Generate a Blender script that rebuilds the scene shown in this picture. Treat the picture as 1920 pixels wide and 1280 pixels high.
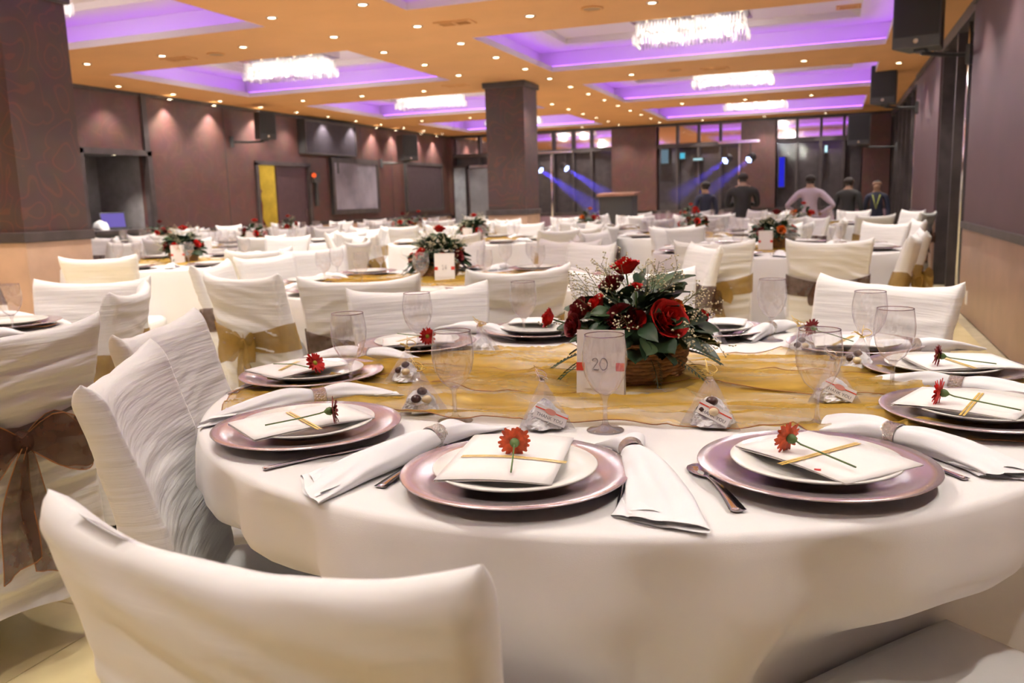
import bpy, bmesh, math, random
from mathutils import Vector, Matrix, noise
from math import sin, cos, pi, radians as R

SC = bpy.context.scene
COL = SC.collection
for o in list(bpy.data.objects): bpy.data.objects.remove(o, do_unlink=True)

# ------------------------------------------------------------------ camera
CAMZ, FPX = 1.17, 1600.0
YAW, PITCH, ROLL = R(-20.6), R(-9.4), R(-1.68)
_f = Vector((sin(YAW)*cos(PITCH), cos(YAW)*cos(PITCH), sin(PITCH)))
_r0 = Vector((cos(YAW), -sin(YAW), 0)); _u0 = _r0.cross(_f)
_r = _r0*cos(ROLL)+_u0*sin(ROLL); _u = -_r0*sin(ROLL)+_u0*cos(ROLL)
CAM = Vector((0, 0, CAMZ))
cd = bpy.data.cameras.new('camera'); cam = bpy.data.objects.new('camera', cd); COL.objects.link(cam)
cam.matrix_world = Matrix(((_r.x,_u.x,-_f.x,0),(_r.y,_u.y,-_f.y,0),(_r.z,_u.z,-_f.z,CAMZ),(0,0,0,1)))
cd.sensor_width = 36; cd.lens = 36*FPX/1920; cd.clip_start = .05; cd.clip_end = 100
cd.dof.use_dof = True; cd.dof.focus_distance = 1.45; cd.dof.aperture_fstop = 6.3
SC.camera = cam

def ray(x, y): return _r*(x-960) - _u*(y-640) + _f*FPX
def at_z(x, y, z): d = ray(x, y); return CAM + d*((z-CAMZ)/d.z)
def at_y(x, y, Y): d = ray(x, y); return CAM + d*(Y/d.y)
def at_x(x, y, X): d = ray(x, y); return CAM + d*(X/d.x)

# ------------------------------------------------------------------ world, exposure
w = bpy.data.worlds.new('world'); SC.world = w; w.use_nodes = True
w.node_tree.nodes['Background'].inputs[0].default_value = (.35, .24, .2, 1)
w.node_tree.nodes['Background'].inputs[1].default_value = .05
SC.view_settings.view_transform = 'Standard'; SC.view_settings.look = 'None'
SC.view_settings.exposure = 0.05; SC.view_settings.gamma = 1.0
SC.view_settings.use_curve_mapping = False
cy = SC.cycles
cy.max_bounces = 5; cy.diffuse_bounces = 3; cy.glossy_bounces = 3; cy.transmission_bounces = 3; cy.transparent_max_bounces = 12
cy.caustics_reflective = False; cy.caustics_refractive = False; cy.sample_clamp_indirect = 4.0; cy.adaptive_threshold = .22
P_SPOT, P_CHAND, L_LED = 78.0, 24.0, 11.0
WARM = (1.0, .935, .845); CHAND = (1.0, .97, .93)

# ------------------------------------------------------------------ helpers: tags, meshes
def tag(o, label=None, cat=None, group=None, kind=None):
    if label: o['label'] = label
    if cat: o['category'] = cat
    if group: o['group'] = group
    if kind: o['kind'] = kind
    return o
def empty(name, loc=(0,0,0), rz=0, label=None, cat=None, group=None):
    o = bpy.data.objects.new(name, None); COL.objects.link(o); o.location = loc; o.rotation_euler = (0,0,rz)
    o.empty_display_size = .05
    return tag(o, label, cat, group)
def link(name, me, parent=None, loc=(0,0,0), rot=(0,0,0), scale=(1,1,1)):
    o = bpy.data.objects.new(name, me); COL.objects.link(o); o.parent = parent
    o.location = loc; o.rotation_euler = rot; o.scale = scale
    return o

class MB:
    def __init__(s): s.v=[]; s.f=[]; s.m=[]; s.cm=0
    def add(s, vs, fs):
        n=len(s.v); s.v += [tuple(v) for v in vs]; s.f += [tuple(i+n for i in f) for f in fs]; s.m += [s.cm]*len(fs); return s
    def box(s, x0,x1,y0,y1,z0,z1):
        return s.add([(x0,y0,z0),(x1,y0,z0),(x1,y1,z0),(x0,y1,z0),(x0,y0,z1),(x1,y0,z1),(x1,y1,z1),(x0,y1,z1)],
            [(0,3,2,1),(4,5,6,7),(0,1,5,4),(1,2,6,5),(2,3,7,6),(3,0,4,7)])
    def obox(s, c, ax, ay, az):
        c,ax,ay,az=[Vector(q) for q in (c,ax,ay,az)]
        vs=[c+ax*i+ay*j+az*k for k in(-1,1) for i,j in((-1,-1),(1,-1),(1,1),(-1,1))]
        return s.add(vs,[(0,3,2,1),(4,5,6,7),(0,1,5,4),(1,2,6,5),(2,3,7,6),(3,0,4,7)])
    def lathe(s, prof, n=32, c=(0,0,0), cap=True):
        vs=[]; fs=[]; m=len(prof)
        for i in range(n):
            a=2*pi*i/n
            for r,z in prof: vs.append((c[0]+r*cos(a),c[1]+r*sin(a),c[2]+z))
        for i in range(n):
            j=(i+1)%n
            for k in range(m-1): fs.append((i*m+k,j*m+k,j*m+k+1,i*m+k+1))
        if cap:
            if prof[0][0]>1e-6: fs.append(tuple(i*m for i in reversed(range(n))))
            if prof[-1][0]>1e-6: fs.append(tuple(i*m+m-1 for i in range(n)))
        return s.add(vs,fs)
    def tube(s, pts, rad, n=8, close=False, flat=1.0):
        pts=[Vector(p) for p in pts]; N=len(pts); vs=[]; fs=[]
        rr = rad if isinstance(rad,(list,tuple)) else [rad]*N
        up=Vector((0,0,1)); prev=None
        for i,p in enumerate(pts):
            if close: t=pts[(i+1)%N]-pts[i-1]
            else: t=pts[min(i+1,N-1)]-pts[max(i-1,0)]
            if t.length<1e-9: t=Vector((0,0,1))
            t.normalize()
            if prev is None:
                a=t.cross(up)
                if a.length<.1: a=t.cross(Vector((1,0,0)))
            else: a=prev-t*prev.dot(t)
            a.normalize(); prev=a; b=t.cross(a)
            for k in range(n):
                q=2*pi*k/n; vs.append(p+a*(rr[i]*cos(q))+b*(rr[i]*flat*sin(q)))
        M=N if close else N-1
        for i in range(M):
            j=(i+1)%N
            for k in range(n): fs.append((i*n+k,i*n+(k+1)%n,j*n+(k+1)%n,j*n+k))
        if not close: fs.append(tuple(reversed(range(n)))); fs.append(tuple((N-1)*n+k for k in range(n)))
        return s.add(vs,fs)
    def sphere(s, c, r, n=10, m=6, sz=(1,1,1)):
        prof=[(max(0,sin(pi*i/m))*1.0,-cos(pi*i/m)) for i in range(m+1)]
        vs=[];fs=[]
        for i in range(n):
            a=2*pi*i/n
            for rr,z in prof: vs.append((c[0]+r*sz[0]*rr*cos(a),c[1]+r*sz[1]*rr*sin(a),c[2]+r*sz[2]*z))
        for i in range(n):
            j=(i+1)%n
            for k in range(m): fs.append((i*(m+1)+k,j*(m+1)+k,j*(m+1)+k+1,i*(m+1)+k+1))
        return s.add(vs,fs)
    def grid(s, fn, nu, nv, flip=False, cu=False):
        vs=[fn(i/nu,j/nv) for i in range(nu+1) for j in range(nv+1)]; fs=[]
        for i in range(nu):
            for j in range(nv):
                q=(i*(nv+1)+j,(i+1)*(nv+1)+j,(i+1)*(nv+1)+j+1,i*(nv+1)+j+1)
                fs.append(q[::-1] if flip else q)
        return s.add(vs,fs)
    def mesh(s, name, mat, smooth=False, weld=False):
        me=bpy.data.meshes.new(name); me.from_pydata(s.v,[],s.f)
        for m in (mat if isinstance(mat,(list,tuple)) else [mat]): me.materials.append(m)
        if weld or True:
            bm=bmesh.new(); bm.from_mesh(me)
            if len(s.m)==len(bm.faces):
                for f,i in zip(bm.faces,s.m): f.material_index=i
            if weld: bmesh.ops.remove_doubles(bm,verts=bm.verts,dist=1e-5)
            for f in bm.faces: f.smooth=smooth
            bm.to_mesh(me); bm.free()
        return me
    def build(s, name, mat, parent=None, smooth=False, weld=False, **k):
        return link(name, s.mesh(name,mat,smooth,weld), parent, **k)

def bevel(o, wd=.004, seg=2):
    m=o.modifiers.new('bevel','BEVEL'); m.width=wd; m.segments=seg; m.limit_method='ANGLE'; return o
def solid(o, t, off=0):
    m=o.modifiers.new('solid','SOLIDIFY'); m.thickness=t; m.offset=off; return o
def nz(x,y,z=0.0): return noise.noise(Vector((x,y,z)))

# ------------------------------------------------------------------ helpers: materials
def newmat(name):
    m=bpy.data.materials.new(name); m.use_nodes=True; nt=m.node_tree
    return m, nt, nt.nodes['Principled BSDF'], nt.nodes['Material Output']
def mat(name, col, rough=.6, metal=0, var=.0, vscale=8, bump=0, bscale=60, spec=.5, trans=0, alpha=1, coat=0, sheen=0, col2=None, stretch=None):
    m,nt,b,out=newmat(name); N=nt.nodes; L=nt.links
    b.inputs['Base Color'].default_value=(*col,1); b.inputs['Roughness'].default_value=rough; b.inputs['Metallic'].default_value=metal
    b.inputs['Specular IOR Level'].default_value=spec; b.inputs['Transmission Weight'].default_value=trans; b.inputs['Alpha'].default_value=alpha
    b.inputs['Coat Weight'].default_value=coat; b.inputs['Sheen Weight'].default_value=sheen
    tc=N.new('ShaderNodeTexCoord'); mp=N.new('ShaderNodeMapping'); L.new(tc.outputs['Object'],mp.inputs[0])
    if stretch: mp.inputs['Scale'].default_value=stretch
    if var or col2:
        n=N.new('ShaderNodeTexNoise'); n.inputs['Scale'].default_value=vscale; n.inputs['Detail'].default_value=5; L.new(mp.outputs[0],n.inputs['Vector'])
        c=N.new('ShaderNodeValToRGB'); c2=col2 or tuple(max(0,x*(1-var)) for x in col); c1=col if col2 else tuple(min(1,x*(1+var)) for x in col)
        c.color_ramp.elements[0].position=.35; c.color_ramp.elements[1].position=.65
        c.color_ramp.elements[0].color=(*c2,1); c.color_ramp.elements[1].color=(*c1,1)
        L.new(n.outputs[0],c.inputs[0]); L.new(c.outputs[0],b.inputs['Base Color'])
    if bump:
        n2=N.new('ShaderNodeTexNoise'); n2.inputs['Scale'].default_value=bscale; n2.inputs['Detail'].default_value=4; L.new(mp.outputs[0],n2.inputs['Vector'])
        bp=N.new('ShaderNodeBump'); bp.inputs['Strength'].default_value=bump; bp.inputs['Distance'].default_value=.01
        L.new(n2.outputs[0],bp.inputs['Height']); L.new(bp.outputs[0],b.inputs['Normal'])
    return m
def emis(name, col, s):
    m,nt,b,out=newmat(name); nt.nodes.remove(b); e=nt.nodes.new('ShaderNodeEmission')
    e.inputs[0].default_value=(*col,1); e.inputs[1].default_value=s; nt.links.new(e.outputs[0],out.inputs[0]); return m
def sheer(name, col, opa, rough=.5, var=.25, vscale=30, gloss=.12, stretch=(1,1,1)):
    """see-through woven organza / film: share of light passes, rest scatters both ways"""
    m,nt,b,out=newmat(name); N=nt.nodes; L=nt.links; N.remove(b)
    d=N.new('ShaderNodeBsdfDiffuse'); t=N.new('ShaderNodeBsdfTranslucent'); g=N.new('ShaderNodeBsdfGlossy'); tr=N.new('ShaderNodeBsdfTransparent')
    for x in(d,t): x.inputs[0].default_value=(*col,1)
    g.inputs[0].default_value=(min(1,col[0]*1.4+.1),min(1,col[1]*1.4+.1),min(1,col[2]*1.4+.1),1); g.inputs['Roughness'].default_value=rough
    tc=N.new('ShaderNodeTexCoord'); n=N.new('ShaderNodeTexNoise'); n.inputs['Scale'].default_value=vscale; n.inputs['Detail'].default_value=4
    mp=N.new('ShaderNodeMapping'); mp.inputs['Scale'].default_value=stretch; mp.inputs['Rotation'].default_value=(0,0,.35 if stretch!=(1,1,1) else 0); L.new(tc.outputs['Object'],mp.inputs[0]); L.new(mp.outputs[0],n.inputs['Vector'])
    r=N.new('ShaderNodeMapRange'); r.inputs[1].default_value=.3; r.inputs[2].default_value=.7; r.inputs[3].default_value=max(0,opa-var); r.inputs[4].default_value=min(1,opa+var); L.new(n.outputs[0],r.inputs[0])
    a=N.new('ShaderNodeMixShader'); a.inputs[0].default_value=.35; L.new(d.outputs[0],a.inputs[1]); L.new(t.outputs[0],a.inputs[2])
    c=N.new('ShaderNodeMixShader'); c.inputs[0].default_value=gloss; L.new(a.outputs[0],c.inputs[1]); L.new(g.outputs[0],c.inputs[2])
    e=N.new('ShaderNodeMixShader'); L.new(r.outputs[0],e.inputs[0]); L.new(tr.outputs[0],e.inputs[1]); L.new(c.outputs[0],e.inputs[2])
    L.new(e.outputs[0],out.inputs[0]); return m
def thin_glass(name, tint=(.985,.985,.99), edge=(.62,.60,.68), gl=1.0, rough=.01, ior=1.45, white_sheen=0):
    """thin clear wall: fresnel mirror over a pass-through that darkens where the wall is seen edge-on"""
    m,nt,b,out=newmat(name); N=nt.nodes; L=nt.links; N.remove(b)
    tr=N.new('ShaderNodeBsdfTransparent'); g=N.new('ShaderNodeBsdfGlossy'); g.inputs['Roughness'].default_value=rough; g.inputs[0].default_value=(gl,gl,gl,1)
    lw=N.new('ShaderNodeLayerWeight'); lw.inputs[0].default_value=.5
    cr=N.new('ShaderNodeValToRGB'); cr.color_ramp.elements[0].color=(*tint,1); cr.color_ramp.elements[1].color=(*edge,1); cr.color_ramp.elements[0].position=.55
    L.new(lw.outputs['Facing'],cr.inputs[0]); L.new(cr.outputs[0],tr.inputs[0])
    pw=N.new('ShaderNodeMath'); pw.operation='POWER'; pw.inputs[1].default_value=4; L.new(lw.outputs['Facing'],pw.inputs[0])
    mr=N.new('ShaderNodeMapRange'); f0=((ior-1)/(ior+1))**2*2.6; mr.inputs[3].default_value=f0; mr.inputs[4].default_value=.75; L.new(pw.outputs[0],mr.inputs[0])
    x=N.new('ShaderNodeMixShader'); L.new(mr.outputs[0],x.inputs[0]); L.new(tr.outputs[0],x.inputs[1]); L.new(g.outputs[0],x.inputs[2])
    if white_sheen:
        d=N.new('ShaderNodeBsdfDiffuse'); d.inputs[0].default_value=(.95,.94,.97,1); y=N.new('ShaderNodeMixShader'); y.inputs[0].default_value=white_sheen; L.new(x.outputs[0],y.inputs[1]); L.new(d.outputs[0],y.inputs[2]); x=y  # diffuse white mixed in, painting pale reflections onto the clear glass
    L.new(x.outputs[0],out.inputs[0]); return m
def paisley(name, c1, c2, scale=2.2, rough=.55):
    m,nt,b,out=newmat(name); N=nt.nodes; L=nt.links
    tc=N.new('ShaderNodeTexCoord'); n=N.new('ShaderNodeTexNoise'); n.inputs['Scale'].default_value=scale; n.inputs['Detail'].default_value=1
    L.new(tc.outputs['Object'],n.inputs['Vector'])
    mx=N.new('ShaderNodeMix'); mx.data_type='RGBA'; mx.inputs[0].default_value=.45; L.new(tc.outputs['Object'],mx.inputs[6]); L.new(n.outputs['Color'],mx.inputs[7])
    v=N.new('ShaderNodeTexVoronoi'); v.inputs['Scale'].default_value=scale*2.4; L.new(mx.outputs[2],v.inputs['Vector'])
    ma=N.new('ShaderNodeMath'); ma.operation='MULTIPLY'; ma.inputs[1].default_value=26; L.new(v.outputs['Distance'],ma.inputs[0])
    sn=N.new('ShaderNodeMath'); sn.operation='SINE'; L.new(ma.outputs[0],sn.inputs[0])
    cr=N.new('ShaderNodeValToRGB'); cr.color_ramp.elements[0].position=.72; cr.color_ramp.elements[1].position=.95
    cr.color_ramp.elements[0].color=(*c1,1); cr.color_ramp.elements[1].color=(*c2,1); L.new(sn.outputs[0],cr.inputs[0])
    n2=N.new('ShaderNodeTexNoise'); n2.inputs['Scale'].default_value=5; n2.inputs['Detail'].default_value=6; L.new(tc.outputs['Object'],n2.inputs['Vector'])
    m2=N.new('ShaderNodeMix'); m2.data_type='RGBA'; m2.blend_type='MULTIPLY'; m2.inputs[0].default_value=.5; L.new(cr.outputs[0],m2.inputs[6]); L.new(n2.outputs['Color'],m2.inputs[7])
    L.new(m2.outputs[2],b.inputs['Base Color']); b.inputs['Roughness'].default_value=rough; return m

M={}
M['ceil']=mat('ceiling_paint',(.80,.42,.165),.75,var=.04,vscale=1.5)
M['cove']=mat('cove_white_paint',(.83,.72,.70),.7)
M['dark']=mat('dark_wood',(.070,.056,.056),.45,var=.2,vscale=6)
M['black']=mat('black_plastic',(.062,.062,.064),.5,bump=.1,bscale=200)
M['wall']=paisley('brown_wallpaper',(.150,.070,.062),(.172,.080,.068),1.6,.42)
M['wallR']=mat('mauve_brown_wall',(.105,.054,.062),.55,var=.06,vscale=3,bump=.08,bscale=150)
M['pillar']=paisley('paisley_wallpaper',(.105,.063,.058),(.165,.072,.056),2.0,.5)
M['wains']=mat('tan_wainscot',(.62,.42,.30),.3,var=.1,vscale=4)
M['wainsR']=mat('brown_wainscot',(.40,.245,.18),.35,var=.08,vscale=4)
M['floor']=mat('cream_tile',(.86,.72,.40),.22,var=.06,vscale=5)
M['grout']=mat('grout',(.5,.42,.28),.8,var=.1)
M['dglass']=mat('dark_glass',(.085,.075,.080),.05,spec=.6,var=.1)
M['mirror']=mat('mirrored_glass',(.80,.66,.66),.06,metal=1.0,var=.02,vscale=2)
M['chrome']=mat('chrome',(.80,.78,.80),.12,metal=1,var=.05)
M['steel']=mat('cutlery_steel',(.72,.70,.74),.14,metal=1,var=.05)
M['silver']=mat('napkin_ring_silver',(.86,.86,.80),.14,metal=1,bump=.6,bscale=350)
M['cloth']=mat('white_table_linen',(.84,.81,.79),.85,var=.02,vscale=3,bump=.12,bscale=900,sheen=.1)
M['napkin']=mat('white_napkin_linen',(.88,.87,.88),.85,bump=.15,bscale=1200,sheen=.1,var=.02)
M['cover']=mat('white_stretch_cover',(.84,.82,.80),.72,var=.025,vscale=5,bump=.4,bscale=8,stretch=(.5,.5,9),sheen=.1)
M['coversoft']=mat('smooth_stretch_cover',(.84,.82,.80),.72,var=.02,vscale=5,bump=.10,bscale=5,stretch=(.4,.4,7),sheen=.1)
M['gold']=sheer('gold_organza',(.52,.325,.05),.58,.42,.36,3.2,.16,(1.3,5.0,1))
M['goldsash']=sheer('gold_sash_organza',(.44,.28,.07),.72,.5,.10,20)
M['brownsash']=sheer('brown_sash_organza',(.13,.065,.045),.72,.5,.12,20)
M['edge']=mat('organza_hem',(.33,.13,.04),.6,var=.1)
M['charger']=mat('mauve_silver_charger',(.72,.62,.63),.24,metal=.8,var=.04,vscale=12)
M['china']=mat('white_china',(.88,.86,.80),.12,spec=.6,var=.01)
M['card']=mat('cream_card',(.90,.86,.83),.7,var=.015)
M['ribbon']=mat('gold_ribbon',(.75,.52,.13),.35,var=.15,vscale=60)
M['redrib']=mat('red_ribbon',(.70,.06,.03),.45,var=.1)
M['ink']=mat('grey_ink',(.16,.15,.17),.7,var=.1)
M['red']=mat('red_petal',(.62,.02,.015),.55,var=.3,vscale=60)
M['rust']=mat('rust_petal',(.60,.085,.025),.55,var=.35,vscale=90)
M['deepred']=mat('deep_red_petal',(.20,.008,.012),.6,var=.3,vscale=60)
M['orange']=mat('orange_petal',(.80,.20,.03),.55,var=.2,vscale=60)
M['green']=mat('stem_green',(.10,.17,.05),.55,var=.25,vscale=50)
M['leaf']=mat('dark_leaf',(.028,.060,.026),.38,var=.35,vscale=14)
M['leaf2']=mat('mid_leaf',(.075,.13,.05),.42,var=.3,vscale=14)
M['fern']=mat('fern_green',(.035,.075,.04),.5,var=.3,vscale=20)
M['lime']=mat('lime_centre',(.45,.45,.04),.6,var=.2,vscale=90)
M['filler']=mat('cream_filler_buds',(.72,.66,.46),.7,var=.1)
M['twig']=mat('twig',(.14,.13,.05),.7,var=.2)
M['basket']=mat('wicker',(.40,.20,.08),.6,var=.4,vscale=40,bump=.5,bscale=120,stretch=(1,1,3))
M['glass']=thin_glass('thin_clear_glass',ior=1.55,white_sheen=.055)
M['film']=sheer('cellophane_film',(.80,.78,.84),.30,.12,.22,26,.45)
M['almond']=mat('white_tissue',(.90,.89,.90),.5,var=.03,vscale=40,bump=.4,bscale=90)
M['choc']=mat('chocolate',(.06,.022,.018),.35,var=.2)
M['choc2']=mat('white_chocolate',(.80,.66,.42),.45,var=.1)
M['led']=emis('violet_led',(.36,.11,1.0),L_LED)
M['lamp']=emis('downlight_lens',(1.0,.84,.55),16)
M['bulb']=emis('chandelier_bulb',(1.0,.84,.58),9)
M['stemglass']=thin_glass('stem_glass',(.95,.95,.96),(.66,.65,.72),1.0,.02,1.75)
M['rimglass']=thin_glass('rim_glass',(.55,.46,.58),(.40,.34,.44),1.0,.02,2.2)
mc,ntc,bc,oc=newmat('crystal'); N_=ntc.nodes; N_.remove(bc)
_t=N_.new('ShaderNodeBsdfTranslucent'); _t.inputs[0].default_value=(1,.96,.9,1); _g=N_.new('ShaderNodeBsdfGlossy'); _g.inputs['Roughness'].default_value=.08; _p=N_.new('ShaderNodeBsdfTransparent')
_a=N_.new('ShaderNodeMixShader'); _a.inputs[0].default_value=.30; ntc.links.new(_t.outputs[0],_a.inputs[1]); ntc.links.new(_g.outputs[0],_a.inputs[2])
_b=N_.new('ShaderNodeMixShader'); _b.inputs[0].default_value=.60; ntc.links.new(_p.outputs[0],_b.inputs[1]); ntc.links.new(_a.outputs[0],_b.inputs[2]); ntc.links.new(_b.outputs[0],oc.inputs[0])
M['crystal']=mc
for _k in('lamp','bulb'): M[_k].cycles.emission_sampling='NONE'

# ================================================================== THE ROOM
XL, XR, YB, YF, CZ = -9.6, 1.17, -1.5, 21.2, 2.88
YSTEP = 14.7          # the far dance floor lies a step lower
RAIL = .82
def struct(o, label=None, cat=None): o['kind']='structure'; return tag(o,label,cat)

# floor: grout bed + tiles (near ones singly, far field joined)
fl = MB().box(XL-.3,XR+.3,YB-.2,YSTEP,-.25,-.012).build('floor',M['grout'])
struct(fl,'cream polished tile floor of the banquet hall','floor')
T=.6; tile = MB().box(.002,T-.002,.002,T-.002,-.012,0).mesh('tile',M['floor'])
far=MB(); X0=-1.93-T*13
for i in range(18):
    for j in range(31):
        x,y=X0+i*T, -1.8+j*T
        if y+T>YSTEP+.01: continue
        if -4.4<x<1.0 and -.1<y<5.8: link('tile',tile,fl,(x,y,0))
        else: far.add([(x+.002,y+.002,0),(x+T-.002,y+.002,0),(x+T-.002,y+T-.002,0),(x+.002,y+T-.002,0)],[(0,1,2,3)])
tag(far.build('tile_field',M['floor'],fl),kind='stuff')
struct(MB().box(XL-.3,XR+.3,YSTEP,YF+.3,-.45,-.2).build('dance_floor',M['grout']),'lower dance floor at the far end','floor')

# ceiling with tray coves
RX=(-3.64,.54); LX=(-8.62,-5.16)
YC=[(.05,2.9),(4.40,7.24),(8.74,11.55),(13.05,15.95),(17.4,20.3)]
holes=[(*xx,*yy) for xx in(RX,LX) for yy in YC]
xs=sorted({XL-.3,XR+.3,*RX,*LX}); ys=sorted({YB-.2,YF+.3,*[q for y in YC for q in y]})
m=MB()
for i in range(len(xs)-1):
    for j in range(len(ys)-1):
        cx,cyy=(xs[i]+xs[i+1])/2,(ys[j]+ys[j+1])/2
        if any(h[0]<cx<h[1] and h[2]<cyy<h[3] for h in holes): continue
        m.add([(xs[i],ys[j],CZ),(xs[i],ys[j+1],CZ),(xs[i+1],ys[j+1],CZ),(xs[i+1],ys[j],CZ)],[(0,1,2,3)])
ceil=m.build('ceiling',M['ceil'],weld=True); struct(ceil,'warm orange painted ceiling with violet lit tray recesses','ceiling')
MB().box(XL-.3,XR+.3,YB-.2,YF+.3,CZ+.42,CZ+.5).build('slab',M['cove'],ceil)
def ringq(m,a,za,b,zb):
    A=[(a[0],a[2],za),(a[1],a[2],za),(a[1],a[3],za),(a[0],a[3],za)]; Bq=[(b[0],b[2],zb),(b[1],b[2],zb),(b[1],b[3],zb),(b[0],b[3],zb)]
    m.add(A+Bq,[(i,(i+1)%4,4+(i+1)%4,4+i) for i in range(4)])
def ex(h,d): return (h[0]-d,h[1]+d,h[2]-d,h[3]+d)
for h in holes:
    m=MB(); o=ex(h,.24); s=ex(h,-.30)
    ringq(m,h,CZ,h,CZ+.07); ringq(m,h,CZ+.07,o,CZ+.07); ringq(m,o,CZ+.07,o,CZ+.29); ringq(m,o,CZ+.29,s,CZ+.29); ringq(m,s,CZ+.29,s,CZ+.36)
    m.add([(s[0],s[2],CZ+.36),(s[1],s[2],CZ+.36),(s[1],s[3],CZ+.36),(s[0],s[3],CZ+.36)],[(0,1,2,3)])
    cv=m.build('ceiling_cove',M['cove'],ceil)
    z0,z1=CZ+.072,CZ+.083
    l=ex(h,.085)
    for b in ((l[0],l[1],l[2],l[2]+.02),(l[0],l[1],l[3]-.02,l[3]),(l[0],l[0]+.02,l[2]+.03,l[3]-.03),(l[1]-.02,l[1],l[2]+.03,l[3]-.03)):
        MB().box(b[0],b[1],b[2],b[3],z0,z1).build('led_strip',M['led'],cv)

# left wall: brown upper panels, dark rail, tan wainscot, bar opening and service door
OY=(9.1,10.27); DY=(12.9,14.52)
m=MB()
for a,b,z0,z1 in ((YB-.2,OY[0],RAIL,CZ),(OY[0],OY[1],1.98,CZ),(OY[1],DY[0],RAIL,CZ),(DY[0],DY[1],1.96,CZ),(DY[1],YF+.2,RAIL-.0,CZ)): m.box(XL-.12,XL,a,b,z0,z1)
wl=m.build('wall_left',M['wall']); struct(wl,'brown textured left wall','wall')
for a,b in ((YB-.2,OY[0]),(OY[1],DY[0]),(DY[1],YF+.2)):
    MB().box(XL-.1,XL+.01,a,b,-.2 if b>YSTEP else 0,RAIL).build('wainscot',M['wains'],wl)
    MB().box(XL-.1,XL+.035,a,b,RAIL-.03,RAIL+.045).build('chair_rail',M['dark'],wl)
MB().box(XL-.05,XL+.03,10.26,10.36,RAIL,CZ).build('panel_joint',M['dark'],wl)
MB().box(XL-.05,XL+.02,YB,YF,CZ-.05,CZ).build('cornice',M['dark'],wl)
for yj in (7.3,12.1,16.6,17.95): MB().box(XL-.02,XL+.004,yj,yj+.02,RAIL+.05,CZ-.05).build('panel_joint',M['dark'],wl)
# bar niche behind the opening
m=MB(); m.box(XL-1.0,XL-.95,OY[0]-.1,OY[1]+.1,0,2.1); m.box(XL-1.0,XL-.12,OY[0]-.1,OY[0],0,2.1); m.box(XL-1.0,XL-.12,OY[1],OY[1]+.1,0,2.1); m.box(XL-1.0,XL-.12,OY[0],OY[1],2.0,2.1)
m.build('niche',mat('niche_grey',(.24,.22,.22),.7,var=.1),wl)
m=MB(); m.box(XL-.03,XL+.05,OY[0]-.09,OY[0],RAIL,2.04); m.box(XL-.03,XL+.05,OY[1],OY[1]+.09,RAIL,2.04); m.box(XL-.03,XL+.05,OY[0]-.09,OY[1]+.09,1.97,2.05); m.build('opening_frame',M['dark'],wl)
t=empty('bar_counter',(XL-.4,(OY[0]+OY[1])/2,0),0,'dark bar counter built into the opening in the left wall','counter')
hw=(OY[1]-OY[0])/2-.005
MB().box(-.54,.52,-hw,hw,.86,.91).build('counter_top',M['dark'],t); MB().box(-.1,.36,-hw,hw,0,.86).build('front_panel',M['black'],t)
p=at_x(218,412,XL-.35)
t=empty('laptop',(p.x,p.y,.912),R(62),'open laptop with violet lit screen on the bar counter','laptop')
MB().box(-.17,.17,-.12,.12,0,.018).build('keyboard_base',M['black'],t)
s=MB().box(-.18,.18,-.006,.006,0,.24).build('lid',M['black'],t,loc=(0,.12,.015),rot=(R(-14),0,0))
MB().box(-.165,.165,-.0075,-.0062,.015,.225).build('screen',emis('laptop_screen',(.33,.24,.85),.55),s)
p=at_x(188,418,XL-.28)
t=empty('napkin_bundle',(p.x,p.y,.911),0,'crumpled white cloth bundle lying on the bar counter beside the laptop','cloth')
m=MB(); m.grid(lambda u,v:(.13*cos(2*pi*u)*sin(pi*v*.5)*(1+.2*nz(u*6,v*4)),.10*sin(2*pi*u)*sin(pi*v*.5)*(1+.2*nz(u*6,v*4,3)),.14*cos(pi*v*.5)*(1+.25*nz(u*5,v*5,7))),24,8); m.build('cloth',M['napkin'],t,smooth=True)

# service door: frame, dark leaf, lit corridor
d=empty('door_1',(XL,(DY[0]+DY[1])/2,0)); struct(d,'half open dark service door with a yellow lit corridor behind','door')
hy=(DY[1]-DY[0])/2
m=MB(); m.box(-.1,.04,-hy-.05,-hy+.03,0,1.96); m.box(-.1,.04,hy-.03,hy+.05,0,1.96); m.box(-.1,.04,-hy-.05,hy+.05,1.92,1.99); m.build('door_frame',M['dark'],d)
MB().box(-.06,-.02,-hy+.62,hy-.03,0.005,1.92).build('door_leaf',mat('plum_door',(.085,.045,.055),.5,var=.1),d)
MB().box(-.02,.01,hy-.16,hy-.12,.95,1.12).build('door_handle',M['chrome'],d)
m=MB(); m.box(-1.6,-1.5,-hy-.6,hy+.5,0,2.3); m.box(-1.6,-.1,-hy-.6,-hy-.5,0,2.3); m.box(-1.6,-.1,hy+.4,hy+.5,0,2.3); m.box(-1.6,-.1,-hy-.6,hy+.5,2.2,2.3); m.box(-1.6,-.06,-hy-.6,hy+.5,-.1,0)
m.build('corridor',mat('yellow_corridor_wall',(.80,.66,.22),.7,var=.12,vscale=6),d)
ld=bpy.data.lights.new('corridor_lamp','POINT'); ld.energy=22; ld.color=(1,.85,.5); ld.shadow_soft_size=.1
lo=bpy.data.objects.new('corridor_lamp',ld); COL.objects.link(lo); lo.parent=d; lo.location=(-.8,0,2.0)

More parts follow.
